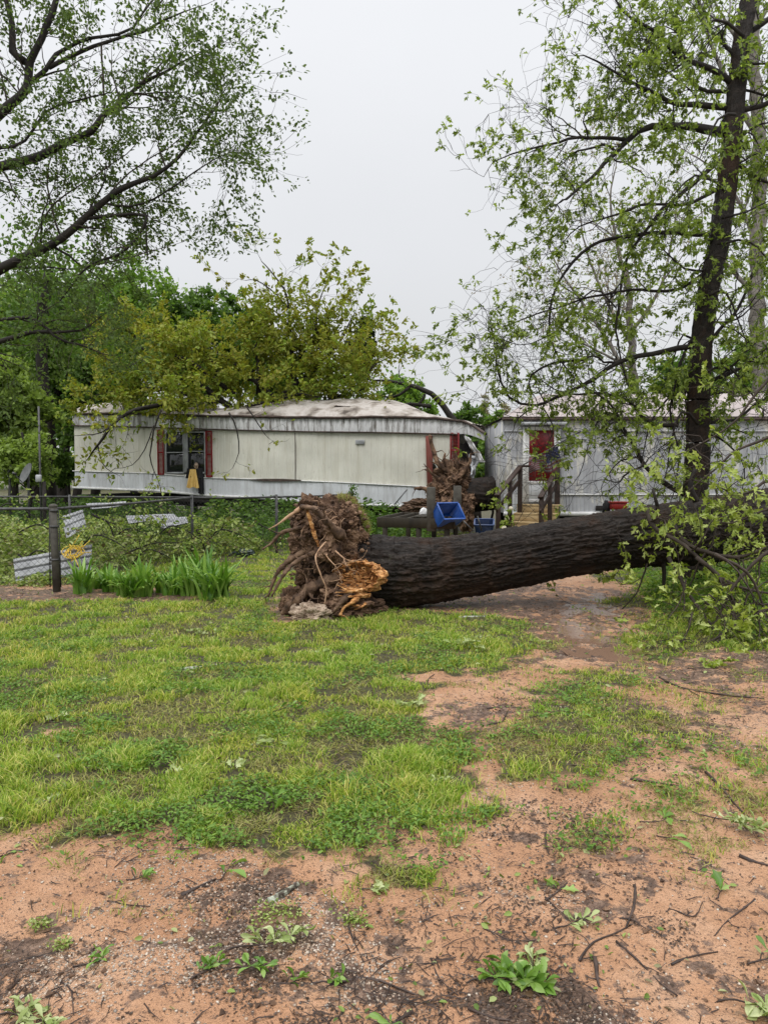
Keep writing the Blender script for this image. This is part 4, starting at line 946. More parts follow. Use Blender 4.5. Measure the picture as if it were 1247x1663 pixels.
b = MB(); p = at(688, 834, 14.9); b.blob(p, (.09, .07, .12), .15, 2); o = b.build('bottle', M['white'], smooth=True); tag(o, 'white plastic bottle standing on the broken deck frame', 'bottle')
for k, (x0, y0, x1, y1, Y) in enumerate(((752, 846, 768, 862, 14.3), (775, 838, 782, 862, 15.2), (640, 820, 661, 795, 20.3))):
    o = MB().tube([at(x0, y0, Y), at(x1, y1, Y)], .016, 6).build('rod', M['galv']); tag(o, ['bent grey rod lying against the right end of the broken deck', 'upright grey rod standing beside the dark blue basket', 'thin dark rod leaning on the cream home left of the torn post'][k], 'rod')

# ------------------------------------------------------------------ big fallen tree with its root ball
def bark_log(P, rad, nl=420, na=150, amp=.020, seed=0.0, knots=()):
    P = np.asarray(P, float); d = np.concatenate([[0], np.cumsum(np.linalg.norm(np.diff(P, axis=0), axis=1))]); s = np.linspace(0, d[-1], nl)
    C = np.stack([np.interp(s, d, P[:, k]) for k in range(3)], 1); rr_ = np.interp(s, d, rad)
    T = np.gradient(C, axis=0); T /= np.linalg.norm(T, axis=1)[:, None]; U = np.cross(T, [0, 0, 1.]); U /= np.linalg.norm(U, axis=1)[:, None]; W = np.cross(U, T)
    an = np.linspace(0, 2 * math.pi, na, endpoint=False); A2, S2 = np.meshgrid(an, s)
    lo = fbm(np.stack([np.cos(A2).ravel() * 1.1, np.sin(A2).ravel() * 1.1, S2.ravel() * .7 + seed], 1), 3).reshape(A2.shape)
    wv = fbm(np.stack([np.cos(A2).ravel() * 2, np.sin(A2).ravel() * 2, S2.ravel() * 2.5 + seed], 1), 3).reshape(A2.shape)
    Rq = 9.5; q = np.stack([np.cos(A2 + wv * .10).ravel() * Rq, np.sin(A2 + wv * .10).ravel() * Rq, (S2 * 2.0 + seed).ravel()], 1)
    n1 = vn(q); n2 = vn(q * 1.9 + 40); n3 = fbm(q * [2.2, 2.2, 11] + 9, 3)
    rg = (np.minimum(np.abs(n1), np.abs(n2) * 1.2) * 3).clip(0, 1).reshape(A2.shape); n3 = n3.reshape(A2.shape)
    brk = np.clip(np.abs(vn(q * [.75, .75, 3.1] + 77)).reshape(A2.shape) * 5, 0, 1)
    r_ = rr_[:, None] * (1 + .11 * lo) + amp * (rg * (.55 + .45 * brk) - .6) + amp * .6 * n3
    for ks, ka, kr, kh in knots:
        da = (A2 - ka + math.pi) % (2 * math.pi) - math.pi; dd = np.hypot((S2 - ks), da * .42) / kr; r_ = r_ + kh * np.exp(-dd ** 2) - kh * 1.1 * np.exp(-(dd * 2.6) ** 2)
    G = C[:, None] + r_[..., None] * (np.cos(A2)[..., None] * U[:, None] + np.sin(A2)[..., None] * W[:, None])
    return MB().grid(G[:, ::-1], True), C, rr_
def mid(x, yt, yb, Y): 
    a_, b_ = at(x, yt, Y), at(x, yb, Y); return (a_ + b_) / 2, (a_[2] - b_[2]) / 2
cols = [(560, 868, 975, 9.05), (600, 868, 988, 9.05), (640, 871, 987, 9.05), (700, 872, 981, 9.05), (750, 868, 972, 9.05), (800, 862, 962, 9.05), (900, 846, 937, 9.05), (1000, 830, 921, 9.1), (1070, 820, 917, 9.2), (1150, 811, 915, 9.3), (1247, 797, 897, 9.4), (1350, 780, 872, 9.6), (1500, 755, 842, 9.8)]
PP = []; RR = []
for x, yt, yb, Y in cols:
    c, r_ = mid(x, yt, yb, Y); PP.append(c); RR.append(r_)
FT = thing('fallen_tree', [PP[2][0], PP[2][1], 0], 'huge dark uprooted tree lying across the muddy track with its root ball at the left', 'tree')
lg, LC, LR = bark_log(PP, RR, 700, 230, .036, 0.0, [(1.15, math.pi * 1.12, .13, .05), (2.1, math.pi * .85, .09, .035), (2.75, math.pi * 1.25, .16, .06), (3.5, math.pi * .95, .10, .05), (1.7, math.pi * 1.4, .08, .03), (.55, math.pi * .9, .2, .05)]); lg.build('trunk', M['bark'], FT)
MB().blob(PP[-1], [RR[-1] * .4, RR[-1] * .97, RR[-1] * .97], .05).build('broken_end', M['split'], FT)
# root ball: a lumpy plate of soil facing left
def soilblob(cs, name, mat, parent, fz=-.03):
    m_ = MB()
    for (px, py, Y, rx, ry, rz_, nz, fq) in cs: m_.blob(at(px, py, Y), (rx, ry, rz_), nz * 1.15, fq * 1.25, 84, 8, seed=px * .37, fz=fz, crumb=.13)
    return m_.build(name, mat, parent, smooth=False)
soilblob([(543, 868, 8.95, .36, .50, .48, .42, 1.7), (520, 880, 8.9, .36, .52, .42, .5, 1.9), (556, 848, 8.95, .24, .38, .29, .45, 2.2), (562, 915, 8.95, .25, .42, .34, .4, 2.0)], 'root_ball', M['soil'], FT)
soilblob([(505, 835, 8.8, .24, .3, .20, .6, 2.4), (512, 940, 8.75, .22, .34, .30, .5, 2.1), (540, 960, 8.7, .26, .32, .26, .5, 2.3)], 'soil_clump', M['soil'], FT)
soilblob([(478, 985, 8.7, .16, .22, .22, .5, 2.2), (560, 985, 8.45, .28, .25, .16, .5, 2.5), (590, 990, 8.6, .24, .25, .16, .5, 2.5)], 'soil_clump', M['soil'], FT)
cl_ = MB()                                           # crumbs of soil all over the ball
for _ in range(900):
    px, py = 470 + 130 * rng.random(), 812 + 185 * rng.random()
    if (px - 540) ** 2 / 75 ** 2 + (py - 905) ** 2 / 100 ** 2 > 1: continue
    r0 = .007 + .026 * rng.random() ** 3; cl_.blob(at(px, py, 8.42 + .35 * rng.random()), (r0, r0, r0 * .8), .4, 1.5, 6, 2, seed=rng.random() * 50)
cl_.build('soil_crumbs', M['soil'], FT, smooth=False)['kind'] = 'stuff'
def rootlet(pts, r0, r1, mat='root', Y=8.5, n=10, wob=.02, forks=0):
    m_ = MB(); P = curve(ln(Y, *pts), .022, wob * 1.6); rad = .8 * np.linspace(r0, r1, len(P)) * (1 + .30 * vn(np.stack([np.arange(len(P)) * .4, 0 * P[:, 0] + r0 * 999, 0 * P[:, 0]], 1)))
    m_.tube(P, rad, n, rough=.22)
    for _ in range(forks):
        i = random.randint(len(P) // 3, len(P) - 2); d = nrm(nrm(P[i + 1] - P[i]) + rng.normal(size=3) * .7 + [0, 0, -.25]); q = [P[i]]
        for _ in range(random.randint(4, 9)): d = nrm(d + rng.normal(size=3) * .3); q.append(q[-1] + d * .035)
        m_.tube(curve(q, .02), np.linspace(max(.004, rad[i] * .35), .002, len(curve(q, .02))), 5)
    return m_.build('root', M[mat], FT)
rootlet([(555, 880, .2), (525, 880, .1), (500, 893), (475, 908), (452, 930), (442, 950), (436, 968)], .085, .018, forks=9)
rootlet([(530, 893, .05), (505, 900, -.1), (478, 915, -.2), (462, 928, -.3), (449, 950, -.3), (441, 965, -.3)], .05, .014, forks=6)
rootlet([(490, 823, -.1), (470, 838, -.15), (450, 850, -.2), (434, 857, -.2)], .034, .004, 'rootpale', forks=1)
rootlet([(540, 828, .1), (505, 850), (480, 860), (455, 866), (440, 880), (425, 890)], .05, .012, forks=7)
rootlet([(498, 822, -.15), (508, 850, -.15), (514, 885, -.1), (520, 905)], .03, .022, 'split', forks=0)
rootlet([(530, 880, -.3), (515, 905, -.45), (520, 935, -.5), (530, 960, -.5), (528, 985, -.5)], .011, .006, 'rootpale')
rootlet([(545, 940, .0), (515, 955, -.1), (485, 975, -.15), (460, 995, -.1)], .10, .05, forks=8)
rootlet([(560, 870, -.1), (535, 850, -.2), (510, 825, -.2), (485, 818, -.1)], .07, .03, forks=8)
rootlet([(545, 895, -.35), (560, 905, -.45), (572, 912, -.45), (586, 911, -.4)], .009, .004, 'rootpale', forks=5)
rootlet([(530, 900, -.3), (545, 915, -.4), (555, 930, -.42), (562, 940, -.4)], .008, .003, 'rootpale', forks=4)
rootlet([(570, 965, -.2), (555, 975, -.35), (545, 990, -.4), (535, 1003, -.4)], .05, .02, forks=4)
rootlet([(590, 965, -.1), (575, 975, -.3), (560, 985, -.35), (555, 1000, -.4)], .045, .02, 'split', forks=3)
for k in range(55):                                  # fine torn rootlets
    px, py = 490 + 95 * rng.random(), 815 + 170 * rng.random(); d = nrm([-.5 + .4 * rng.normal(), -.6, -.2 + .7 * rng.normal()]); p = at(px, py, 8.42); q = [p]
    for _ in range(7): d = nrm(d + rng.normal(size=3) * .35 + [0, 0, -.12]); q.append(q[-1] + d * (.02 + .03 * rng.random()))
    m_ = MB(); c_ = curve(q, .02); m_.tube(c_, np.linspace(.002 + .004 * rng.random(), .0012, len(c_)), 5); m_.build('rootlet', M['root' if k % 3 else 'rootpale'], FT)
# broken root crown with pale split wood
def splitwood():
    m_ = MB(); c = at(585, 936, 8.42); nx = nrm([-.35, -1, .12]); u = nrm(np.cross([0, 0, 1], nx)); w = np.cross(nx, u); n = 90; rings = []
    an = np.linspace(0, 2 * math.pi, n, endpoint=False)
    for k, (f_, dep) in enumerate(((1.12, -.16), (1.06, -.03), (1.0, .02), (.90, .0), (.82, -.03), (.70, -.06), (.55, -.09), (.35, -.11), (.12, -.12))):
        q = np.stack([np.cos(an) * 2, np.sin(an) * 2, 0 * an + k * .35], 1); jj = .26 * fbm(q * 2, 5); dd = .12 * fbm(q * [4, 1.2, 4] + 5, 4) * (1 if k > 1 else .4)
        ex = np.where(np.cos(an) < 0, 1.35, .95)
        rings.append(c + (np.cos(an) * .235 * f_ * ex * (1 + jj))[:, None] * u * 1.0 + (np.sin(an) * .165 * f_ * (1 + jj))[:, None] * w + (dep + dd)[:, None] * nx)
    m_.grid(np.array(rings)[:, ::-1], True)
    for _ in range(420):                             # splinters
        a_ = rng.random() * 6.28; f_ = .2 + .75 * rng.random(); p = c + math.cos(a_) * .235 * f_ * u * (1.3 if math.cos(a_) < 0 else .9) + math.sin(a_) * .15 * f_ * w - nx * .10
        d = nrm(nx * .5 - u * (.9 if rng.random() < .8 else -.3) * rng.random() + w * .25 * rng.normal()); L_ = .05 + .13 * rng.random() ** 2
        m_.tube([p, p + d * L_ * .6, p + d * L_ + rng.normal(size=3) * .008], [.020 * rng.random() + .005, .012, .001], 5)
    return m_.build('split_wood', M['split'], FT, smooth=False)
splitwood()
for (x0, y0, x1, y1, r_) in ((545, 962, 600, 955, .018), (548, 967, 600, 966, .022), (548, 950, 575, 962, .016), (560, 978, 592, 985, .02), (552, 957, 590, 962, .014), (575, 990, 598, 978, .02)):
    P = curve([at(x0, y0, 8.25), at((x0 + x1) / 2, (y0 + y1) / 2 + 2, 8.2), at(x1, y1, 8.4)], .06, .004)
    m_ = MB(); m_.tube(P, np.linspace(r_ * .25, r_ * 1.3, len(P)), 4, rough=.45); m_.build('split_slab', M['split'], FT, smooth=False)
cc = MB(); cc.blob(at(505, 1000, 8.15), (.21, .16, .13), .55, 2.8, 60, 8, fz=-.02, crumb=.12); cc.blob(at(480, 990, 8.3), (.06, .06, .07), .4, 2, 16, 3)
cc.build('sand_clod', M['sandclod'], FT, smooth=False)
# turf still growing on the ball
tb = MB(); n = 2600; px = 548 + 52 * rng.random(n) ** .8; ycur = 812 + ((px - 548) / 50) ** 2.4 * 48
Pp = np.array([at(a_, b_, y_) for a_, b_, y_ in zip(px, ycur + rng.normal(0, 4, n), 8.75 + .35 * rng.random(n))])
V, Fq = blades(n, Pp[:, 0], Pp[:, 1], .03 + .06 * rng.random(n), .006, 1.3, z=Pp[:, 2]); tb.add(V, Fq); t_ = tb.build('turf', M['ydry'], FT, smooth=False); t_['kind'] = 'stuff'
# rotten knot holes / stub limbs on trunk (right side) and stub prop under it
for pts, r0 in (([(1075, 905), (1078, 930), (1077, 968)], .03), ([(1068, 830, -.3), (1062, 810, -.35), (1058, 795, -.3)], .025), ([(1130, 815), (1120, 790), (1128, 760)], .04)):
    c_ = curve(ln(9.0, *pts), .05, .02); MB().tube(c_, np.linspace(r0, r0 * .6, len(c_)), 8, rough=.1).build('stub', M['limb'], FT)

# leafy limbs of the fallen tree, hanging in front and lying lower right
CT = Tree(cluster=True, seg=.10, wander=.30, droop=.03, dens=3.4, lpt=4.4, lrad=.03, depthmax=2, twigL=.46, spread=.8)
CT.limb(ln(8.5, (1052, 826), (1056, 850, -.1), (1075, 866, -.3), (1110, 886, -.5), (1150, 922, -.7), (1200, 955, -.9), (1250, 965, -1.0)), .026, .012)
CT.limb(ln(8.5, (1090, 848), (1105, 875, -.2), (1145, 896, -.4), (1190, 905, -.5), (1260, 880, -.5)), .03, .014)
CT.limb(ln(8.3, (1085, 905), (1105, 940, -.2), (1120, 975, -.4), (1150, 1010, -.7), (1190, 1045, -1.0)), .024, .010)
CT.limb(ln(7.7, (1130, 905), (1170, 945), (1200, 990), (1220, 1030), (1260, 1060)), .022, .009)
CT.limb(ln(7.2, (1160, 900), (1210, 930), (1240, 985), (1255, 1040)), .02, .008)
CT.limb(ln(7.4, (1300, 870), (1240, 900), (1190, 960), (1160, 1010), (1135, 1030)), .024, .008)
CT.limb(ln(7.0, (1330, 930), (1260, 980), (1200, 1010), (1150, 1040), (1100, 1042)), .022, .008)
CT.limb(ln(8.9, (1050, 915), (1040, 935), (1030, 960), (1010, 990)), .012, .006)
CT.limb(ln(8.6, (1005, 850), (1003, 868), (1010, 880), (1016, 890)), .006, .003, length=.12)
CT.limb(ln(8.3, (1255, 780), (1200, 800), (1160, 790), (1120, 780)), .018, .006)
CT.limb(ln(8.1, (1270, 700), (1200, 730), (1150, 770), (1110, 800)), .018, .006)
CT.limb(ln(8.0, (1280, 820), (1230, 835), (1190, 850), (1150, 845)), .016, .005)
CT.limb(ln(8.2, (1260, 600), (1215, 660), (1170, 700), (1100, 740)), .018, .006)
for k_ in range(12):
    x0_ = 1110 + 150 * rng.random(); y0_ = 900 + 110 * rng.random(); x1_ = x0_ + rng.normal() * 45; y1_ = min(1075, y0_ + 30 + 70 * rng.random()); Y_ = 7.0 + 1.3 * (1000 - y0_) / 150 * .8
    CT.limb(ln(min(8.3, Y_), (x0_, y0_), ((x0_ + x1_) / 2 + 8, (y0_ + y1_) / 2), (x1_, y1_, -.2)), .009, .004, length=.30)
for k_ in range(6):
    x0_ = 1085 + 150 * rng.random(); y0_ = 690 + 120 * rng.random()
    CT.limb(ln(8.3, (x0_, y0_), (x0_ + 10, y0_ + 30), (x0_ + rng.normal() * 15, y0_ + 75)), .007, .003, length=.25)
fm, nn_ = CT.foliage(.088, 'oakn', .35, 1, .3); print('crown leaves', nn_)
CT.w.build('branches', M['twigbark'], FT); CT.tw.build('twigs', M['twigbark'], FT); fm.build('leaves', M['lf_front'], FT)

# second uprooted tree, jammed into the torn end of the left home
S2 = thing('fallen_tree', at(745, 830, 19) * [1, 1, 0], 'uprooted tree jammed between the two homes, its dark root ball in the torn end wall', 'tree')
PP2 = []; RR2 = []
for x, yt, yb, Y in ((735, 775, 830, 19.3), (770, 778, 832, 19.5), (800, 775, 828, 20.2), (830, 772, 825, 21), (900, 770, 822, 23.2), (1000, 765, 812, 26)): c, r_ = mid(x, yt, yb, Y); PP2.append(c); RR2.append(r_)
lg, _, _ = bark_log(PP2, RR2, 200, 90, .03, 7); lg.build('trunk', M['bark'], S2)
def sb2(cs, name, mat):
    m_ = MB()
    for (px, py, Y, rx, ry, rz_, nz, fq) in cs: m_.blob(at(px, py, Y), (rx, ry, rz_), nz * 1.2, fq * 1.3, 54, 7, seed=px * .7, fz=0, crumb=.16)
    return m_.build(name, mat, S2, smooth=False)
sb2([(733, 775, 19.2, .42, .5, .42, .5, 2), (722, 800, 19.0, .42, .45, .40, .5, 2.2), (748, 815, 19.1, .4, .4, .42, .5, 2.1), (755, 838, 18.8, .22, .3, .38, .5, 2.4)], 'root_ball', M['soil'])
sb2([(690, 820, 18.8, .48, .35, .16, .5, 2.6), (668, 828, 18.7, .28, .25, .12, .5, 2.6)], 'torn_root', M['root'])
def rt2(pts, r0, r1, Y=18.8, forks=4):
    m_ = MB(); P = curve(ln(Y, *pts), .05, .05); rad = np.linspace(r0, r1, len(P)); m_.tube(P, rad, 8, rough=.15)
    for _ in range(forks):
        i = random.randint(len(P) // 3, len(P) - 2); d = nrm(nrm(P[i + 1] - P[i]) + rng.normal(size=3) * .7); q = [P[i]]
        for _ in range(6): d = nrm(d + rng.normal(size=3) * .3); q.append(q[-1] + d * .06)
        c_ = curve(q, .04); m_.tube(c_, np.linspace(max(.01, rad[i] * .4), .004, len(c_)), 5)
    m_.build('root', M['soil'], S2)
rt2([(735, 770), (715, 755), (703, 735), (697, 708)], .09, .035, forks=3)
rt2([(735, 770), (725, 752), (722, 735)], .08, .02); rt2([(740, 770), (742, 750), (738, 730)], .07, .02); rt2([(745, 775), (758, 755), (765, 735)], .07, .02)
rt2([(730, 800), (705, 800), (685, 795), (672, 793)], .1, .03); rt2([(725, 815), (695, 822), (665, 832), (650, 833)], .11, .04); rt2([(755, 815), (762, 838), (765, 858)], .13, .04)
rt2([(740, 800), (725, 825), (715, 845)], .07, .03); rt2([(715, 780), (700, 770), (690, 752)], .05, .01)
tt = MB(); n = 700
Pp = np.array([at(720 + 45 * rng.random(), 745 + 25 * rng.random(), 18.9) for _ in range(n)]); leaves(tt, Pp, rng.normal(size=(n, 3)) + [0, 0, .5], .12, 'needle'); tt.build('rootlets', M['root'], S2)['kind'] = 'stuff'

# ------------------------------------------------------------------ tree lying over the roof of the left home
OT = Tree(seg=.25, wander=.22, droop=.0, dens=1.9, lpt=5.4, lrad=.20, depthmax=3, twigL=.85, spread=.9, minr=.006)
OTr = thing('fallen_tree', at(330, 650, 23.5) * [1, 1, 0], 'olive and yellow green treetop sprawled across the roof of the cream home', 'tree')
for args in [
  (23.2, [(420, 690, 1.5), (380, 668), (346, 640), (322, 622), (282, 605), (250, 580), (215, 555)], .14, .03),
  (23.5, [(346, 640), (320, 650, -.8), (285, 655, -1.6), (240, 662, -2.2), (205, 672, -2.4), (182, 690, -2.6), (168, 712, -2.7), (156, 728, -2.7)], .10, .03),
  (23.5, [(460, 660), (430, 630), (400, 610), (380, 590), (350, 570)], .10, .03),
  (23.8, [(500, 650), (480, 620), (470, 585), (480, 550), (472, 540), (468, 520)], .10, .02),
  (23.8, [(480, 590), (500, 560), (510, 548), (512, 535)], .07, .02),
  (23.6, [(460, 640), (500, 610), (530, 580), (548, 560), (556, 548)], .09, .02),
  (23.4, [(440, 650), (520, 625), (560, 612), (590, 610), (612, 590)], .09, .02),
  (23.0, [(380, 640), (330, 600), (290, 580), (240, 585), (200, 600), (165, 615)], .08, .02),
  (22.8, [(350, 655), (300, 640), (250, 630), (200, 635), (160, 640)], .07, .02),
  (23.8, [(420, 640), (420, 590), (412, 572), (420, 550)], .08, .02),
  (24.2, [(360, 620), (340, 580), (305, 560), (280, 545)], .07, .02),
  (24.2, [(400, 620), (440, 560), (434, 555), (438, 535)], .06, .02),
  (23.0, [(520, 655), (560, 640), (590, 632), (600, 620)], .05, .015),
  (22.6, [(400, 660), (450, 650), (490, 640), (530, 645)], .05, .015),
]: OT.limb(ln(args[0], *args[1]), args[2], args[3], length=.82)
OT.p['dens'] = 1.3; OT.p['lpt'] = 1.7; OT.p['cluster'] = True
for args in [(23.8, [(470, 540), (470, 505), (462, 470), (440, 440), (425, 425)], .05, .012), (23.8, [(468, 500), (440, 470), (415, 455), (398, 455)], .03, .008), (23.8, [(512, 550), (515, 510), (522, 480), (530, 460)], .045, .01), (23.8, [(515, 500), (500, 480), (490, 465)], .02, .006), (23.8, [(556, 550), (570, 520), (578, 505)], .03, .008), (23.8, [(585, 600), (600, 580), (618, 570)], .03, .008)]: OT.limb(ln(args[0], *args[1]), args[2], args[3], length=.55)
OT.p['dens'] = .9; OT.p['lpt'] = 1.0; OT.p['cluster'] = False; OT.p['twigL'] = .32; OT.p['lrad'] = .1
for args in [
  (20.9, [(160, 725), (165, 745), (172, 760), (190, 770)], .022, .006),
  (20.9, [(196, 680), (165, 702), (140, 705), (118, 708)], .022, .006),
  (20.7, [(262, 665), (250, 700), (245, 740), (250, 765), (258, 785)], .028, .008),
  (20.7, [(250, 690), (235, 730), (215, 755), (185, 762)], .018, .005),
  (20.2, [(372, 670), (385, 700), (388, 735), (378, 760)], .025, .006),
  (20.0, [(400, 660), (420, 690), (430, 705), (440, 715)], .02, .005),
  (20.8, [(320, 655), (325, 690), (320, 715)], .015, .005),
  (20.9, [(200, 660), (210, 690), (205, 715)], .015, .005),
]: OT.limb(ln(args[0], *args[1]), args[2], args[3], length=.45)
fm, nn_ = OT.foliage(.13, 'fold', .4, 2, .2, keep=lambda L: (L[:, 2] > 3.5) | (rng.random(len(L)) < .45)); print('over-roof leaves', nn_)
OT.w.build('branches', M['limb'], OTr); OT.tw.build('twigs', M['limb'], OTr); fm.build('leaves', M['lf_fallen'], OTr)

# ------------------------------------------------------------------ standing trees at the edges
def strand(T, Y, sets, **k):
    for s in sets: T.limb(ln(Y, *s[0]), s[1], s[2], **k)
LT = Tree(rs=.78, seg=.16, wander=.20, droop=.01, dens=2.3, lpt=6.8, lrad=.10, depthmax=3, twigL=.62, spread=.75)
LTr = thing('tree', (-7.6, 10.8, 0), 'large mossy limbed tree leaning in from the upper left with fine dark green leaves', 'tree')
trunk = curve([(-7.6, 10.8, -.1), (-7.5, 10.8, 2.2), (-7.3, 10.9, 4.6), (-6.9, 11.0, 7.2), (-6.3, 11.2, 9.6)], .2, .05)
LT.w.tube(trunk, np.linspace(.38, .20, len(trunk)), 16, rough=.05)
strand(LT, 11.0, [
 ([(-150, 330), (-60, 300), (0, 272), (50, 262), (105, 235), (150, 215), (168, 188), (195, 168), (215, 155), (245, 125), (290, 105)], .12, .02),
 ([(-140, 330), (-60, 250), (0, 185), (20, 165), (42, 140), (45, 112), (75, 45), (95, -20)], .12, .05),
 ([(42, 140), (75, 115), (90, 90), (130, 65), (170, 60), (215, 45), (245, 0)], .05, .016),
 ([(80, 110), (130, 85), (180, 70), (230, 50), (300, 20)], .045, .012),
 ([(40, 100), (20, 85), (22, 40), (5, -20)], .07, .04),
 ([(-170, 500), (-60, 470), (0, 440), (50, 415), (100, 385), (140, 350), (170, 325), (200, 305), (250, 285), (290, 255), (330, 200), (350, 170)], .13, .014),
 ([(140, 355), (190, 350), (237, 348), (220, 390), (195, 415), (150, 430), (120, 460), (97, 490)], .035, .012),
 ([(168, 330), (230, 330), (280, 305), (330, 270), (370, 250)], .025, .008),
 ([(-120, 590), (-40, 570), (0, 555), (50, 540), (90, 540), (130, 538)], .08, .02),
 ([(-100, 540), (0, 520), (50, 515), (90, 545), (150, 570)], .05, .015),
 ([(165, 70), (168, 120), (170, 185)], .02, .02),
 ([(150, 430), (190, 425), (240, 410), (280, 400)], .02, .006),
 ([(215, 155), (250, 150), (285, 150), (300, 160), (330, 150)], .018, .006),
 ([(215, 150), (255, 120), (290, 90), (330, 85)], .014, .005),
 ([(0, 240), (40, 230), (80, 180), (140, 160), (180, 150)], .03, .01),
 ([(100, 385), (80, 300), (90, 250), (110, 230)], .02, .01),
 ([(40, 415), (90, 330), (160, 280), (220, 240)], .02, .008),
 ([(170, 325), (210, 280), (270, 240), (320, 215), (370, 230)], .02, .006),
 ([(250, 20), (270, -5), (300, -30)], .02, .008),
], length=.82)
LT.limb([trunk[-1], trunk[-1] + [.5, .3, 1.5], trunk[-1] + [1.2, .6, 2.6]], .18, .06, length=1.3)
fm, nn_ = LT.foliage(.060, 'fold', .35, 2, .15, keep=lambda L: vn(L * 1.9) < .28); print('left tree leaves', nn_)
LT.w.tube(curve(ln(11.0, (237, 348), (238, 380), (240, 420)), .1), .012, 6)
w_ = LT.w.build('branches', M['limb'], LTr); LT.tw.build('twigs', M['twigbark'], LTr); fm.build('leaves', M['lf_left'], LTr)

RT = Tree(cluster=True, seg=.15, wander=.32, droop=.05, dens=3.0, lpt=9.0, lrad=.03, depthmax=3, twigL=.55, spread=.95)
rb = at(1128, 800, 11.2)
RTr = thing('tree', (rb[0], rb[1], 0), 'tall dark oak standing behind the fallen trunk with loose clusters of new leaves', 'tree')
tp = [np.array([rb[0] - .05, rb[1], -.1]), np.array([rb[0], rb[1], .6])] + ln(11.2, (1128, 800), (1133, 720), (1133, 650), (1138, 560), (1150, 470), (1166, 400), (1180, 300), (1187, 230), (1195, 150), (1205, 60), (1215, 0), (1228, -90), (1235, -200))
lg, _, _ = bark_log([p for p in tp], np.linspace(.185, .105, len(tp)), 460, 70, .016, 3); lg.build('trunk', M['bark'], RTr)
strand(RT, 11.2, [
 ([(1178, 215), (1110, 206), (1060, 205), (1020, 228), (990, 258, -.2), (960, 290, -.4), (920, 322, -.6)], .07, .014),
 ([(1020, 228), (940, 222), (905, 232), (870, 240), (830, 250), (800, 262)], .03, .007),
 ([(935, 222), (905, 215), (885, 195), (865, 178)], .014, .004),
 ([(1188, 175), (1100, 168), (1040, 140), (990, 110), (950, 92)], .05, .01),
 ([(1195, 140), (1150, 110), (1100, 90), (1060, 50), (1010, 18), (995, -20)], .05, .01),
 ([(1185, 250), (1110, 310), (1060, 360), (1020, 420), (1005, 500), (1003, 570), (1020, 630)], .035, .010),
 ([(1150, 380), (1040, 380), (960, 400), (905, 460), (893, 520), (900, 570), (930, 610), (960, 640)], .035, .008),
 ([(1140, 560), (1060, 575), (1000, 590), (950, 622), (870, 660), (825, 645), (808, 600), (803, 560), (800, 530)], .045, .007),
 ([(868, 658), (840, 680), (835, 700)], .012, .005),
 ([(950, 585), (900, 590), (860, 608)], .02, .016),
 ([(1100, 690), (1060, 690), (1020, 650), (980, 640), (920, 640), (880, 620)], .035, .008),
 ([(1120, 810), (1060, 770), (1030, 730), (1010, 690), (990, 655), (950, 630), (930, 600)], .045, .008),
 ([(1180, 300), (1120, 330), (1060, 330), (1000, 350), (940, 370), (900, 410)], .03, .006),
 ([(1160, 430), (1100, 470), (1040, 470), (980, 480), (900, 500), (840, 520), (800, 540)], .03, .006),
 ([(1140, 520), (1100, 600), (1090, 680), (1100, 740), (1095, 800)], .025, .008),
 ([(1180, 250), (1230, 290), (1280, 300)], .04, .012), ([(1140, 620), (1200, 600), (1250, 560), (1300, 540)], .04, .012),
 ([(1190, 180), (1235, 170), (1290, 150)], .05, .02), ([(1140, 690), (1190, 680), (1240, 650), (1290, 640)], .03, .01),
 ([(1205, 60), (1260, 20), (1300, -30)], .05, .02), ([(1150, 560), (1200, 500), (1225, 440), (1270, 400)], .03, .01),
 ([(1190, 150), (1130, 140), (1100, 50), (1070, -30)], .03, .01), ([(1200, 100), (1140, 30), (1130, -40)], .03, .01),
 ([(1130, 700), (1180, 720), (1210, 760), (1200, 820)], .02, .006), ([(1135, 640), (1090, 640), (1050, 700), (1040, 760)], .02, .006),
 ([(1065, 45), (1040, 90), (1010, 110), (980, 60), (960, 25)], .014, .005),
 ([(1100, 205), (1130, 160), (1060, 100), (1050, 60)], .016, .006),
 ([(880, 660), (900, 690), (890, 720), (855, 760)], .012, .003), ([(985, 640), (960, 700), (940, 770), (900, 812)], .012, .003),
 ([(1000, 500), (960, 470), (900, 540), (830, 560), (790, 520)], .015, .004),
], length=.85)
for k_ in range(17):
    y_ = 60 + 42 * k_; x_ = float(np.interp(y_, [0, 300, 560, 800], [1215, 1180, 1138, 1128])); sg = 1 if k_ % 3 else -1; e_ = 55 + 60 * rng.random()
    RT.limb(ln(11.2 + rng.normal() * .5, (x_, y_), (x_ + sg * e_ * .5, y_ - 10 + 25 * rng.normal()), (x_ + sg * e_, y_ + 40 * rng.normal())), .022, .006, length=.7)
fm, nn_ = RT.foliage(.080, 'oakn', .5, 1, .35, keep=lambda L: vn(L * 2.3) < np.where(L[:, 2] < 2.7, -.2, np.where(L[:, 0] / L[:, 1] > .31, .5, .0))); print('right tree leaves', nn_)
RT.w.build('branches', M['limb'], RTr); RT.tw.build('twigs', M['limb'], RTr); fm.build('leaves', M['lf_right'], RTr)

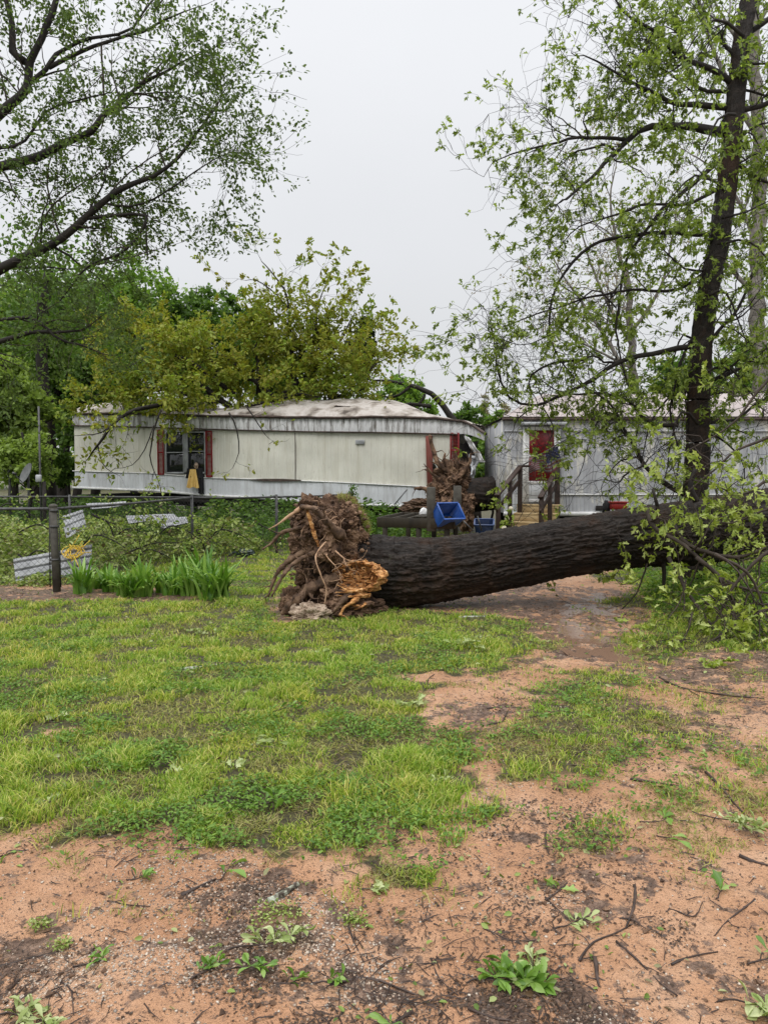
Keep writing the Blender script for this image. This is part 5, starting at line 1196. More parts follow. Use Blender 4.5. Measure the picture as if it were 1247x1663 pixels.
# slimmer pale trunk further back on the right
QT = Tree(seg=.3, wander=.2, droop=.0, dens=1.1, lpt=1.8, lrad=.18, depthmax=3, twigL=1.0)
qb = at(1232, 700, 27); QTr = thing('tree', (qb[0], qb[1], 0), 'slim pale grey trunked tree at the far right behind the dark oak', 'tree')
tp = [np.array([qb[0], qb[1], -.1])] + ln(27, (1232, 700), (1228, 500), (1232, 300), (1226, 120), (1222, 0), (1215, -150))
c_ = curve(tp, .4, .1); QT.w.tube(c_, np.linspace(.33, .16, len(c_)), 12, rough=.04)
strand(QT, 27, [([(1228, 480), (1180, 430), (1140, 380), (1100, 350)], .10, .02), ([(1230, 300), (1270, 240), (1300, 150)], .12, .03), ([(1228, 220), (1190, 150), (1150, 60), (1130, -30)], .12, .03),
  ([(1230, 400), (1200, 330), (1170, 280), (1120, 250)], .08, .02), ([(1225, 100), (1180, 40), (1150, -20)], .08, .02), ([(1230, 560), (1270, 500), (1300, 470)], .1, .03), ([(1225, 50), (1250, 0), (1270, -60)], .08, .03)], length=2.0)
fm, nn_ = QT.foliage(.15, 'fold', .3, 1, .1); QT.w.build('branches', M['palebark'], QTr); QT.tw.build('twigs', M['palebark'], QTr); fm.build('leaves', M['lf_bg3'], QTr)
# half-bare budding tree behind the right home
BT = Tree(seg=.3, wander=.16, droop=-.02, dens=1.2, lpt=1.6, lrad=.2, depthmax=3, twigL=1.3, spread=.55, minr=.008)
bb = at(1035, 700, 30); BTr = thing('tree', (bb[0], bb[1], 0), 'half bare tree with pale pinkish buds rising behind the grey home roof', 'tree')
tp = [np.array([bb[0], bb[1], -.1])] + ln(30, (1035, 690), (1028, 600), (1022, 520), (1015, 430)); c_ = curve(tp, .4, .1); BT.w.tube(c_, np.linspace(.24, .10, len(c_)), 10, rough=.04)
strand(BT, 30, [([(1032, 640), (990, 560), (950, 500), (910, 440), (890, 400)], .09, .02), ([(1025, 560), (980, 480), (950, 400), (940, 340)], .08, .02), ([(1018, 470), (1000, 390), (990, 320), (1000, 270)], .08, .02), ([(1025, 540), (1070, 470), (1090, 390), (1100, 320)], .08, .02), ([(1030, 600), (970, 570), (920, 540), (885, 490)], .06, .015)], length=2.0)
fm, nn_ = BT.foliage(.11, 'fold', .3, 1, 0); BT.w.build('branches', M['palebark'], BTr); BT.tw.build('twigs', M['palebark'], BTr); fm.build('leaves', M['lf_bud'], BTr)

# ------------------------------------------------------------------ background trees
def crown(px, ytop, Y, rxp, ybot, mat, n=15000, size=.17, shape=1.0, clumps=120, seed=0):
    """crown as a volume of leaf clumps; px/rxp are photo pixels used to place and size it at distance Y"""
    rs = np.random.default_rng(seed); top = at(px, ytop, Y); bot = at(px, ybot, Y); rz_ = (top[2] - bot[2]) / 2; c = (top + bot) / 2; rx = rxp / F * Y
    d = rs.normal(size=(clumps, 3)); d /= np.linalg.norm(d, axis=1)[:, None]; rad = rs.random(clumps)[:, None] ** .42; lump = (.80 + .30 * fbm(d * 1.6 + seed, 3))[:, None]
    C = c + d * rad * lump * [rx, rx * .8, rz_]; cr_ = (.10 + .14 * rs.random(clumps)) * min(rx, rz_) * shape
    i = rs.integers(0, clumps, n); e = rs.normal(size=(n, 3)); e /= np.linalg.norm(e, axis=1)[:, None]; r_ = rs.random(n)[:, None] ** .45
    P = C[i] + e * r_ * cr_[i][:, None] * [1.25, 1.25, .8]; P = P[P[:, 2] > .15]; n = len(P)
    D = rs.normal(size=(n, 3)) + [0, 0, -.2]; mb_ = MB(); leaves(mb_, P, D, size * (.6 + .8 * rs.random(n)), 'quad'); return mb_, c, C
def bgtree(px, ytop, Y, rxp, ybot, mat, label, n=15000, size=.17, tr=.22, seed=1, group=None, bare=False, clumps=120, shape=1.0, cat='tree', tm='limb'):
    m_, c, C = crown(px, ytop, Y, rxp, ybot, mat, n, size, shape, clumps, seed)
    o = thing('tree', (c[0], c[1], 0), label, cat, group); tk = MB()
    top = at(px, ytop, Y)[2]; P = curve([(c[0], c[1], -.1), (c[0] + .15, c[1], c[2] * .5), (c[0] - .1, c[1] + .1, c[2]), (c[0], c[1], c[2] + (top - c[2]) * .8)], .6, .1)
    tk.tube(P, np.linspace(tr, .03, len(P)), 9, rough=.05)
    for k in range(0, len(C), max(1, len(C) // 26)):
        q = P[min(len(P) - 2, max(1, int(len(P) * (.25 + .6 * np.clip((C[k][2]) / top, 0, 1)))))] * 1.0; j = np.argmin(np.abs(P[:, 2] - (C[k][2] - .5 * np.linalg.norm(C[k][:2] - P[0][:2])))); q = P[j]
        w__ = curve([q, (q + C[k]) / 2 + rng.normal(size=3) * .15, C[k]], .5, .06); tk.tube(w__, np.linspace(max(.02, tr * .28), .012, len(w__)), 5, cap=False)
    tk.build('trunk', M[tm], o); m_.build('crown', M[mat], o); return o
BG = [
 # px, ytop, Y, rx, ybot, mat, label, n
 (60, 425, 34, 150, 720, 'lf_bg3', 'light green tree filling the left edge behind the mossy limbs', 15000),
 (215, 412, 38, 120, 690, 'lf_bg1', 'tallest bright green tree behind the left end of the cream home', 18000),
 (320, 445, 40, 90, 680, 'lf_bg2', 'deep green tree second from the tallest, behind the olive treetop', 14000),
 (385, 458, 43, 60, 670, 'lf_bg2', 'rounded dark green tree between the tall green tree and the open sky', 9000),
 (120, 500, 30, 95, 740, 'lf_bg1', 'bushy green tree beside the left end of the cream home', 12000),
 (15, 560, 24, 85, 790, 'lf_bg3', 'low yellow green tree at the left edge above the satellite dish', 11000),
 (150, 560, 27, 60, 770, 'lf_bg2', 'dark leafy tree just left of the cream home corner', 8000),
 (655, 600, 44, 55, 720, 'lf_bg1', 'green tree above the roof in the gap between the homes', 8000),
 (760, 640, 48, 40, 780, 'lf_bg2', 'small deep green tree in the gap left of the grey home', 7000),
 (805, 655, 42, 30, 810, 'lf_bg1', 'leafy green sapling beside the left edge of the grey home', 5000),
 (715, 665, 40, 35, 760, 'lf_bg1', 'bushy green tree behind the drooping roof corner', 5000),
 (1110, 560, 40, 70, 700, 'lf_bg2', 'dark green tree behind the grey roof at the right', 8000),
 (1220, 520, 36, 60, 720, 'lf_bg1', 'green tree behind the grey roof at the far right edge', 8000),
 (470, 560, 46, 80, 690, 'lf_bg1', 'green tree showing through the olive treetop above the cream roof', 8000),
]
for i, (px, yt, Y, rx, yb, mt, lab, n) in enumerate(BG): bgtree(px, yt, Y, rx, yb, mt, lab, n, .16 + .0022 * Y, .2, 100 + i)
bgtree(585, 500, 40, 30, 640, 'lf_pine', 'dark pine showing against the sky right of the olive treetop', 6500, .24, .16, 40, clumps=50, shape=.95)
bgtree(788, 620, 60, 10, 700, 'lf_bud', 'thin pale sapling standing tall in the gap between the homes', 500, .16, .07, 41, clumps=40, shape=1.2)
bgtree(820, 650, 55, 26, 720, 'lf_bud', 'pale budding bush just left of the grey home roof', 1600, .16, .07, 43, clumps=40, shape=1.2)
bgtree(795, 745, 24, 28, 800, 'lf_bg1', 'green shrub growing between the two homes', 5200, .13, .04, 42, cat='shrub', clumps=50, shape=1.3)
bgtree(40, 690, 21, 55, 800, 'lf_bg3', 'light green shrub at the left edge behind the satellite dish', 6500, .13, .05, 45, cat='shrub', clumps=70, shape=1.2)
bgtree(105, 720, 25.5, 22, 800, 'lf_bg2', 'dark green shrub against the left end of the cream home', 3800, .13, .05, 46, cat='shrub', clumps=50, shape=1.2)
for (px, Y, r_, w) in ((76, 27, .30, 'thickest of the dark trunks'), (100, 30, .24, 'second dark trunk from the left'), (55, 31, .2, 'leftmost slim dark trunk'), (122, 33, .16, 'thin dark trunk nearest the home corner')):
    b_ = at(px, 720, Y); o = thing('tree', (b_[0], b_[1], 0), f'{w} standing in the woods left of the cream home', 'tree', 'dark trunks in the woods')
    c_ = curve([(b_[0], b_[1], -.1), (b_[0] + .1, b_[1], 3), (b_[0] - .1, b_[1], 6), (b_[0] + .2, b_[1], 9.0)], .4, .08); MB().tube(c_, np.linspace(r_, r_ * .5, len(c_)), 10, rough=.06).build('trunk', M['limb'], o)
    m_ = MB(); n = 1500; cc_ = np.array([b_[0] + .2, b_[1], 8.0]); P = cc_ + rng.normal(size=(n, 3)) * [1.2, 1.2, 1.3]; leaves(m_, P, rng.normal(size=(n, 3)), .22, 'quad'); m_.build('crown', M['lf_bg2'], o)
# toppled dark-limbed tree seen in the gap
GT = Tree(seg=.25, wander=.2, dens=.9, lpt=2.6, lrad=.2, depthmax=3, twigL=.8); GTr = thing('fallen_tree', at(700, 700, 27) * [1, 1, 0], 'toppled tree with bare arching dark limbs above the drooping roof corner', 'tree')
for pts, r0, r1 in (([(755, 720), (728, 670), (700, 640), (665, 625), (635, 620), (610, 618)], .16, .04), ([(700, 660), (665, 655), (640, 660), (615, 650)], .08, .02), ([(665, 628), (650, 640), (630, 645), (610, 635)], .06, .02), ([(690, 640), (680, 655), (665, 660)], .05, .02)): GT.limb(ln(27, *pts), r0, r1, length=1.0)
c_ = curve([at(755, 720, 27), at(770, 770, 27) , at(775, 770, 27) * [1, 1, 0]], .2); GT.w.tube(c_, .17, 9)
fm, nn_ = GT.foliage(.15, 'fold', .3, 1); GT.w.build('branches', M['limb'], GTr); GT.tw.build('twigs', M['limb'], GTr); fm.build('leaves', M['lf_bg1'], GTr)
# far wood
n = 60000; xx = (rng.random(n) * 2 - 1) * 130; yy_ = 75 + 14 * rng.random(n); hh_ = 3.5 + 3.0 * (.5 + fbm(np.stack([xx * .09, 0 * xx, 0 * xx], 1), 4)) + 7 * sm(-12, -34, xx)
P = np.stack([xx, yy_, hh_ * rng.random(n) ** .6 * (1 + .12 * vn(np.stack([xx * .5, yy_ * .3, 0 * xx], 1)))], 1); m_ = MB(); leaves(m_, P, rng.normal(size=(n, 3)), .75, 'quad')
tag(m_.build('far_wood', M['lf_bg1'], origin=(0, 80, 0)), 'line of distant green woodland behind both homes', 'woodland', kind='stuff')

# ------------------------------------------------------------------ fence
FN = [at(0, 0, 10.2), at(88, 822, 10.2), at(312, 808, 14.2), at(449, 806, 15.1), at(572, 800, 18.0)]
FN[0] = np.array([-9.5, 9.9, 1.18])
Fz = thing('chain_link_fence', (FN[1][0], FN[1][1], 0), 'rusty dark chain link fence with a thick steel corner post', 'fence')
tops = [FN[0][2], at(88, 824, 10.2)[2] - .02, at(312, 808, 14.2)[2], at(449, 807, 15.1)[2], at(572, 802, 18.0)[2]]
def chain(p, q, z0, zt0, zt1, parent):
    m_ = MB(); L_ = np.linalg.norm((q - p)[:2]); ex = (q - p) * [1, 1, 0] / L_; H = (zt0 + zt1) / 2 - z0; s_ = .085; base = np.array([p[0], p[1], 0])
    k = -H
    while k < L_:
        for sg in (1, -1):
            a0, b0 = max(k, 0), min(k + H, L_)
            if b0 - a0 > .02:
                def zz(u): t = (u - k) / H; t = t if sg > 0 else 1 - t; return z0 + t * (zt0 + (zt1 - zt0) * u / L_ - z0)
                m_.tube([base + ex * a0 + [0, 0, zz(a0)], base + ex * b0 + [0, 0, zz(b0)]], .0021, 3, cap=False)
        k += s_
    m_.build('mesh', M['wire'], parent)
for i in range(4):
    p, q = FN[i], FN[i + 1]; P0 = np.array([p[0], p[1], tops[i]]); P1 = np.array([q[0], q[1], tops[i + 1]]); c_ = curve([P0, (P0 + P1) / 2 + [0, 0, -.015], P1], .3)
    MB().tube(c_, .021, 8).build('top_rail', M['galv'], Fz); chain(p, q, .04, tops[i] - .02, tops[i + 1] - .02, Fz)
pp = FN[1]; m_ = MB(); m_.tube([(pp[0] + .02, pp[1], -.1), (pp[0], pp[1], .6), (pp[0] - .01, pp[1], 1.16)], .052, 14); m_.blob((pp[0] - .01, pp[1], 1.175), (.058, .058, .035), .02); po = m_.build('corner_post', M['postold'], Fz)
m_ = MB()
for z_ in (.88, .42, 1.1): m_.tube([(pp[0], pp[1], z_), (pp[0], pp[1], z_ + .03)], .058, 14)
m_.build('tension_band', M['galv'], po)
m_ = MB(); m_.tube([(pp[0] + .07, pp[1] + .01, .05), (pp[0] + .06, pp[1] + .01, 1.1)], .008, 6); m_.tube([(pp[0] - .07, pp[1] - .01, .05), (pp[0] - .06, pp[1] - .01, 1.1)], .008, 6); m_.build('tension_bar', M['wire'], Fz)
for i, r_ in ((0, .03), (2, .028), (3, .028), (4, .035)):
    q = FN[i]; MB().tube([(q[0], q[1], -.1), (q[0], q[1], tops[i] + .05)], r_, 10).build('post', M['galv'], Fz)
F2 = thing('chain_link_fence', (-8, 15.4, 0), 'thin far chain link fence running in front of the raised cream home', 'fence'); B_ = [np.array([-12., 15.2, 1.18]), np.array([-9.3, 15.2, 1.18]), np.array([-6.5, 15.3, 1.15]), at(312, 808, 14.25)]
for i in range(3):
    p, q = B_[i], B_[i + 1]; zt0, zt1 = 1.16, (1.16 if i < 2 else tops[2]); MB().tube([(p[0], p[1], zt0), (q[0], q[1], zt1)], .019, 7).build('top_rail', M['galv'], F2); chain(p, q, .05, zt0 - .02, zt1 - .02, F2)
    MB().tube([(p[0], p[1], -.1), (p[0], p[1], 1.2)], .026, 8).build('post', M['galv'], F2)
vine = MB(); m_ = 500; vt = rng.random(m_); q = FN[4]; P = np.stack([q[0] + rng.normal(size=m_) * .06, q[1] + rng.normal(size=m_) * .06, .1 + 1.25 * vt], 1); leaves(vine, P, rng.normal(size=(m_, 3)), .06, 'fold'); sv = MB().tube(curve([(q[0] + .05, q[1], 0), (q[0] - .03, q[1] - .05, .7), (q[0] + .03, q[1], 1.35)], .1, .03), .008, 5)
vo = thing('vine', (q[0], q[1], 0), 'small green vine climbing the last fence post behind the root ball', 'vine'); vine.build('leaves', M['lf_bg2'], vo); sv.build('stem', M['limb'], vo)

# ------------------------------------------------------------------ sheet metal, dish, meter, bag
def sheetmetal(c4, name, label, ribs=5, amp=.018):
    A_, B_, C_, D_ = [np.array(p) for p in c4]; n1_, n2_ = 60, 10; s_, t_ = np.meshgrid(np.linspace(0, 1, n2_), np.linspace(0, 1, n1_))
    G = (A_ * (1 - s_[..., None]) + B_ * s_[..., None]) * (1 - t_[..., None]) + (D_ * (1 - s_[..., None]) + C_ * s_[..., None]) * t_[..., None]
    nn = nrm(np.cross(B_ - A_, D_ - A_)); ph = (t_ * ribs) % 1; prof = np.clip(1 - np.abs(ph - .5) * 7, 0, 1); G = G + nn * (prof * amp * 1.6 + .03 * fbm(np.stack([s_.ravel() * 1.5, t_.ravel() * 1.5, 0 * s_.ravel() + ribs + A_[0]], 1), 2).reshape(s_.shape))[..., None]
    m_ = MB().grid(G).grid((G - nn * .004)[:, ::-1]); o = m_.build(name, M['sheet']); return tag(o, label, 'sheet metal', 'sheet metal pieces behind the fence')
g_ = 'sheet_metal'
sheetmetal([at(22, 908, 11.0), at(150, 884, 11.6), at(148, 935, 11.4), at(28, 960, 10.8)], g_, 'ribbed grey metal sheet leaning on its side behind the corner post', 4, .03)
sheetmetal([at(100, 838, 12.6), at(135, 828, 12.9), at(141, 858, 12.7), at(108, 874, 12.3)], g_, 'bent pale metal sheet standing just right of the corner post', 3, .02)
sheetmetal([at(205, 838, 15.0), at(282, 834, 15.4), at(290, 842, 14.9), at(210, 850, 14.6)], g_, 'long flat pale metal sheet lying among the weeds', 3, .02)
sheetmetal([at(250, 842, 14.5), at(303, 839, 14.9), at(306, 850, 14.4), at(265, 858, 14.1)], g_, 'short ribbed metal sheet lying at the right end of the long flat one', 3, .03)
sheetmetal([at(140, 818, 15.6), at(205, 814, 16.2), at(206, 820, 15.8), at(150, 828, 15.2)], g_, 'narrow grey metal strip lying furthest back under the cream home', 2, .02)
m_ = MB()
for k in range(7):
    c_ = at(122 + rng.normal() * 4, 897 + rng.normal() * 2, 11.3); an = np.linspace(0, 2 * math.pi, 26); a0 = rng.normal() * .5
    m_.tube(np.stack([c_[0] + np.cos(an) * (.11 + .02 * k / 7), c_[1] + np.sin(an) * .05 + np.cos(an) * a0 * .05, c_[2] + np.sin(an) * (.055 + .02 * rng.random())], 1), .006, 5, cap=False)
for k in range(12): p = at(112 + 28 * rng.random(), 885 + 22 * rng.random(), 11.25); m_.tube([p, p + rng.normal(size=3) * .12], .006, 5)
tag(m_.build('cord', M['yellow']), 'loose tangle of yellow cord on top of the leaning metal sheet', 'cord')
o = thing('bag', gp(397, 905), 'crumpled dark green plastic bag lying on the grass right of the fence', 'bag'); p = gp(398, 903)
m_ = MB(); G = []; nA, nB = 26, 40
for i in range(nA):
    th_ = math.pi * (i + .3) / nA
    for j in range(nB):
        ph = 2 * math.pi * j / nB; d = np.array([math.sin(th_) * math.cos(ph), math.sin(th_) * math.sin(ph), math.cos(th_)]); G.append(d)
G = np.array(G); cr_ = 1 + .45 * (1 - 3 * np.abs(vn(G * 1.7 + 3))) * .5 + .12 * vn(G * 5); G = (G * cr_[:, None] * [.17, .14, .085]).reshape(nA, nB, 3) + p + [0, 0, .06]; G[..., 2] = np.maximum(G[..., 2], p[2] - .01); m_.grid(G, True); m_.build('crumpled_sheet', M['bag'], o)
c_ = curve([p + [-.15, 0, .08], p + [-.25, 0, .04], p + [-.3, -.05, .02]], .03, .02); MB().tube(c_, [.03, .04, .03, .02, .01][:len(c_)] if len(c_) <= 5 else np.linspace(.035, .01, len(c_)), 7, rough=.3).build('tied_neck', M['bag'], o)
def dish(px, py, Y, r, label):
    c = at(px, py, Y); o = thing('satellite_dish', (c[0], c[1], 0), label, 'satellite dish', 'satellite dishes at the left edge'); nx = nrm([-.62, -.72, .42]); u = nrm(np.cross([0, 0, 1], nx)); w = np.cross(nx, u)
    rr_ = np.linspace(.02, 1, 12); an = np.linspace(0, 2 * math.pi, 36, endpoint=False); G = c + (rr_[:, None] * np.cos(an))[..., None] * u * r + (rr_[:, None] * np.sin(an))[..., None] * w * r * 1.1 + ((rr_ ** 2 - 1) * r * .22)[:, None, None] * nx
    MB().grid(G, True).grid((G - nx * .012)[::-1], True).build('reflector', M['dish'], o)
    f_ = c + nx * r * 1.0 - w * r * .5; MB().tube([c - w * r, f_], .018 * r / .4, 6).tube([f_ - nx * .05, f_ + nx * .04], .05 * r / .4, 8).build('feed_arm', M['galv'], o)
    b_ = c - nx * r * .3; MB().tube([b_, b_ - [0, 0, .15], [b_[0], b_[1], -.1]], .03, 8).build('mast', M['galv'], o)
dish(42, 768, 19.5, .26, 'larger grey satellite dish on a post left of the cream home'); dish(14, 762, 20.5, .13, 'smaller satellite dish at the left edge beside the larger one')
c = at(66, 775, 19); o = thing('utility_pole', (c[0], c[1], 0), 'thin pale utility pole with a small grey meter box left of the home', 'pole'); MB().tube([(c[0], c[1], -.1), (c[0], c[1], at(66, 660, 19)[2])], .025, 8).build('pole', M['galv'], o)
MB().box((c[0] - .01, c[1] - .07, at(66, 777, 19)[2]), (.14, .09, .19), bev=.02).build('meter_box', M['sheet'], o); MB().tube([(c[0] + .09, c[1], -.1), (c[0] + .09, c[1], at(66, 782, 19)[2])], .05, 8).build('post', M['limb'], o)

# ------------------------------------------------------------------ strap-leaved garden plants
def iris(px, py, hgt, spread, nl, label, seed):
    rs = np.random.default_rng(seed); c = gp(px, py); z0 = hz(c[0], c[1]); m_ = MB()
    for k in range(int(nl * 1.7)):
        an = rs.random() * 6.28; L_ = 1.55 * hgt * (.6 + .55 * rs.random()); ou = (.3 + rs.random() * 1.1) * spread; b = np.array([c[0] + rs.normal() * spread * .25, c[1] + rs.normal() * spread * .2, z0 - .01]); t = np.linspace(0, 1, 9)
        bend = rs.random() ** .8; hx = ou * t ** 1.4; hzv = L_ * (t - .55 * bend * t ** 3); wd = (.011 + .009 * rs.random()) * np.sqrt(np.clip(1 - t ** 3, 0, 1)) * 1.25 + .0005; side = np.array([-math.sin(an), math.cos(an), 0]); dirv = np.array([math.cos(an), math.sin(an), 0])
        Cc = b + hx[:, None] * dirv + np.stack([0 * t, 0 * t, hzv], 1); G = np.stack([Cc - side * wd[:, None], Cc + [0, 0, -.006], Cc + side * wd[:, None]], 1); m_.grid(G)
    return tag(m_.build('strap_leaf_plant', M['iris'], origin=(c[0], c[1], 0)), label, 'garden plant', 'strap leaved plants along the fence')
for i, (px, py, hh2, spd, nl, lab) in enumerate([
 (135, 962, .34, .20, 34, 'strap leaved green plant nearest the thick corner post'), (160, 955, .22, .15, 20, 'low strap leaved plant second from the corner post'), (200, 965, .26, .18, 26, 'short bright strap leaved clump third along the flower bed'),
 (232, 966, .36, .24, 44, 'broad arching strap leaved clump in the middle of the bed'), (262, 960, .24, .16, 24, 'small upright strap leaved clump right of the broad middle one'), (295, 958, .36, .20, 40, 'tall strap leaved clump left of the two biggest plants'),
 (325, 958, .42, .24, 60, 'tallest dense strap leaved clump behind the drooping end plant'), (352, 972, .40, .30, 64, 'drooping strap leaved clump at the right end of the bed'), (180, 960, .28, .2, 30, 'low strap leaved clump filling the gap before the third clump'), (215, 968, .26, .2, 30, 'leaning strap leaved clump left of the broad middle one'), (280, 964, .28, .2, 34, 'spreading strap leaved clump between the small upright and the tall one'), (312, 966, .32, .22, 40, 'bushy strap leaved clump left of the tallest one')]): iris(px, py, hh2, spd, nl, lab, 60 + i)
# leafy broken boughs behind the fence and on the ground
def bough(pts, Y, r0, label, name='fallen_branch', leaf=.07, kind='fold', mat='weed', length=.4, dens=3, lpt=4):
    T = Tree(seg=.08, wander=.25, droop=.03, dens=dens, lpt=lpt, lrad=.06, depthmax=2, twigL=length); P = ln(Y, *pts) if Y else [gpt(*p) for p in pts]
    o = thing(name, [P[0][0], P[0][1], 0], label, 'branch'); T.limb(P, r0, r0 * .4); fm, k = T.foliage(leaf, kind, .4, 1, .2); T.w.build('wood', M['limb'], o) if T.w.n else None
    T.tw.build('twigs', M['limb'], o); fm.build('leaves', M[mat], o); return o
bough([(20, 870), (60, 850), (80, 860)], 12.5, .02, 'broken leafy bough lying at the left edge behind the fence'); bough([(150, 835), (175, 845), (185, 870), (200, 880)], 13, .022, 'curved bare ended bough lying behind the metal sheets')
bough([(320, 860), (330, 880), (335, 895)], 13.6, .03, 'dark broken bough propped against the second fence post'); bough([(200, 900), (240, 885), (290, 880)], 12.5, .015, 'long leafy bough flattened over the weeds in mid garden', dens=5)
bough([(30, 900), (60, 930), (20, 940)], 11.6, .014, 'leafy bough lying against the leaning metal sheet', dens=5); bough([(420, 850), (440, 860), (470, 880)], 14, .012, 'thin leafy bough lying beyond the root ball', dens=4)

for px, py, Y, lab in ((70, 905, 11.9, 'twiggy bough left of the corner post above the leaning sheet'), (165, 880, 12.3, 'twiggy bough just right of the yellow cord'), (215, 870, 13.2, 'leafy bough under the long flat metal sheet'), (250, 905, 12.2, 'leafy bough behind the middle strap leaved clump'), (285, 865, 13.6, 'leafy bough left of the second fence post'), (20, 830, 14.5, 'leafy bough at the left edge under the top rail'), (370, 870, 14.6, 'leafy bough right of the second fence post'), (240, 825, 17, 'bare twiggy bough lying just in front of the raised home')):
    bough([(px - 35, py + 12), (px - 10, py - 10), (px + 15, py - 4), (px + 38, py + 10)], Y, .016, lab, dens=4, lpt=3, leaf=.08)
# ------------------------------------------------------------------ sprigs and sticks on the ground
def sprig(px, py, L_, nl, size, mat, label, ang=None, up=.35, kind='spat', bare=.3):
    c = gpt(px, py, .006); an = rng.random() * 6.28 if ang is None else ang; d = np.array([math.cos(an), math.sin(an), .10 * up]); q = [c - d * L_ / 2]
    for k in range(8): d = nrm(d + rng.normal(size=3) * [.22, .22, .06]); p = q[-1] + d * L_ / 8; p[2] = max(p[2], hz(p[0], p[1]) + .004); q.append(p)
    P = curve(q, .02, .004); o = thing('leafy_sprig', c, label, 'sprig', 'leafy sprigs dropped on the ground'); tw_ = MB().tube(P, np.linspace(.0035, .0015, len(P)), 5)
    for k in range(2):
        i = random.randint(len(P) // 4, len(P) * 3 // 4); dd = nrm(d + rng.normal(size=3) * [1, 1, .15]); e = P[i] + dd * L_ * .3; e[2] = hz(e[0], e[1]) + .012; tw_.tube([P[i], (P[i] + e) / 2 + [0, 0, .01], e], [.002, .0018, .001], 4); P = np.vstack([P, (P[i] + e) / 2, e])
    tw_.build('stem', M['stick'], o); i = (len(P) * (bare + (1 - bare) * rng.random(nl))).astype(int).clip(0, len(P) - 1); D = np.stack([rng.normal(size=nl), rng.normal(size=nl), up * (rng.random(nl) + .1)], 1) + d * .6
    m_ = MB(); leaves(m_, P[i] + [0, 0, .004], D, size * (.6 + .7 * rng.random(nl)), kind, rng.normal(0, .7, nl)); m_.build('leaves', M[mat], o); return o
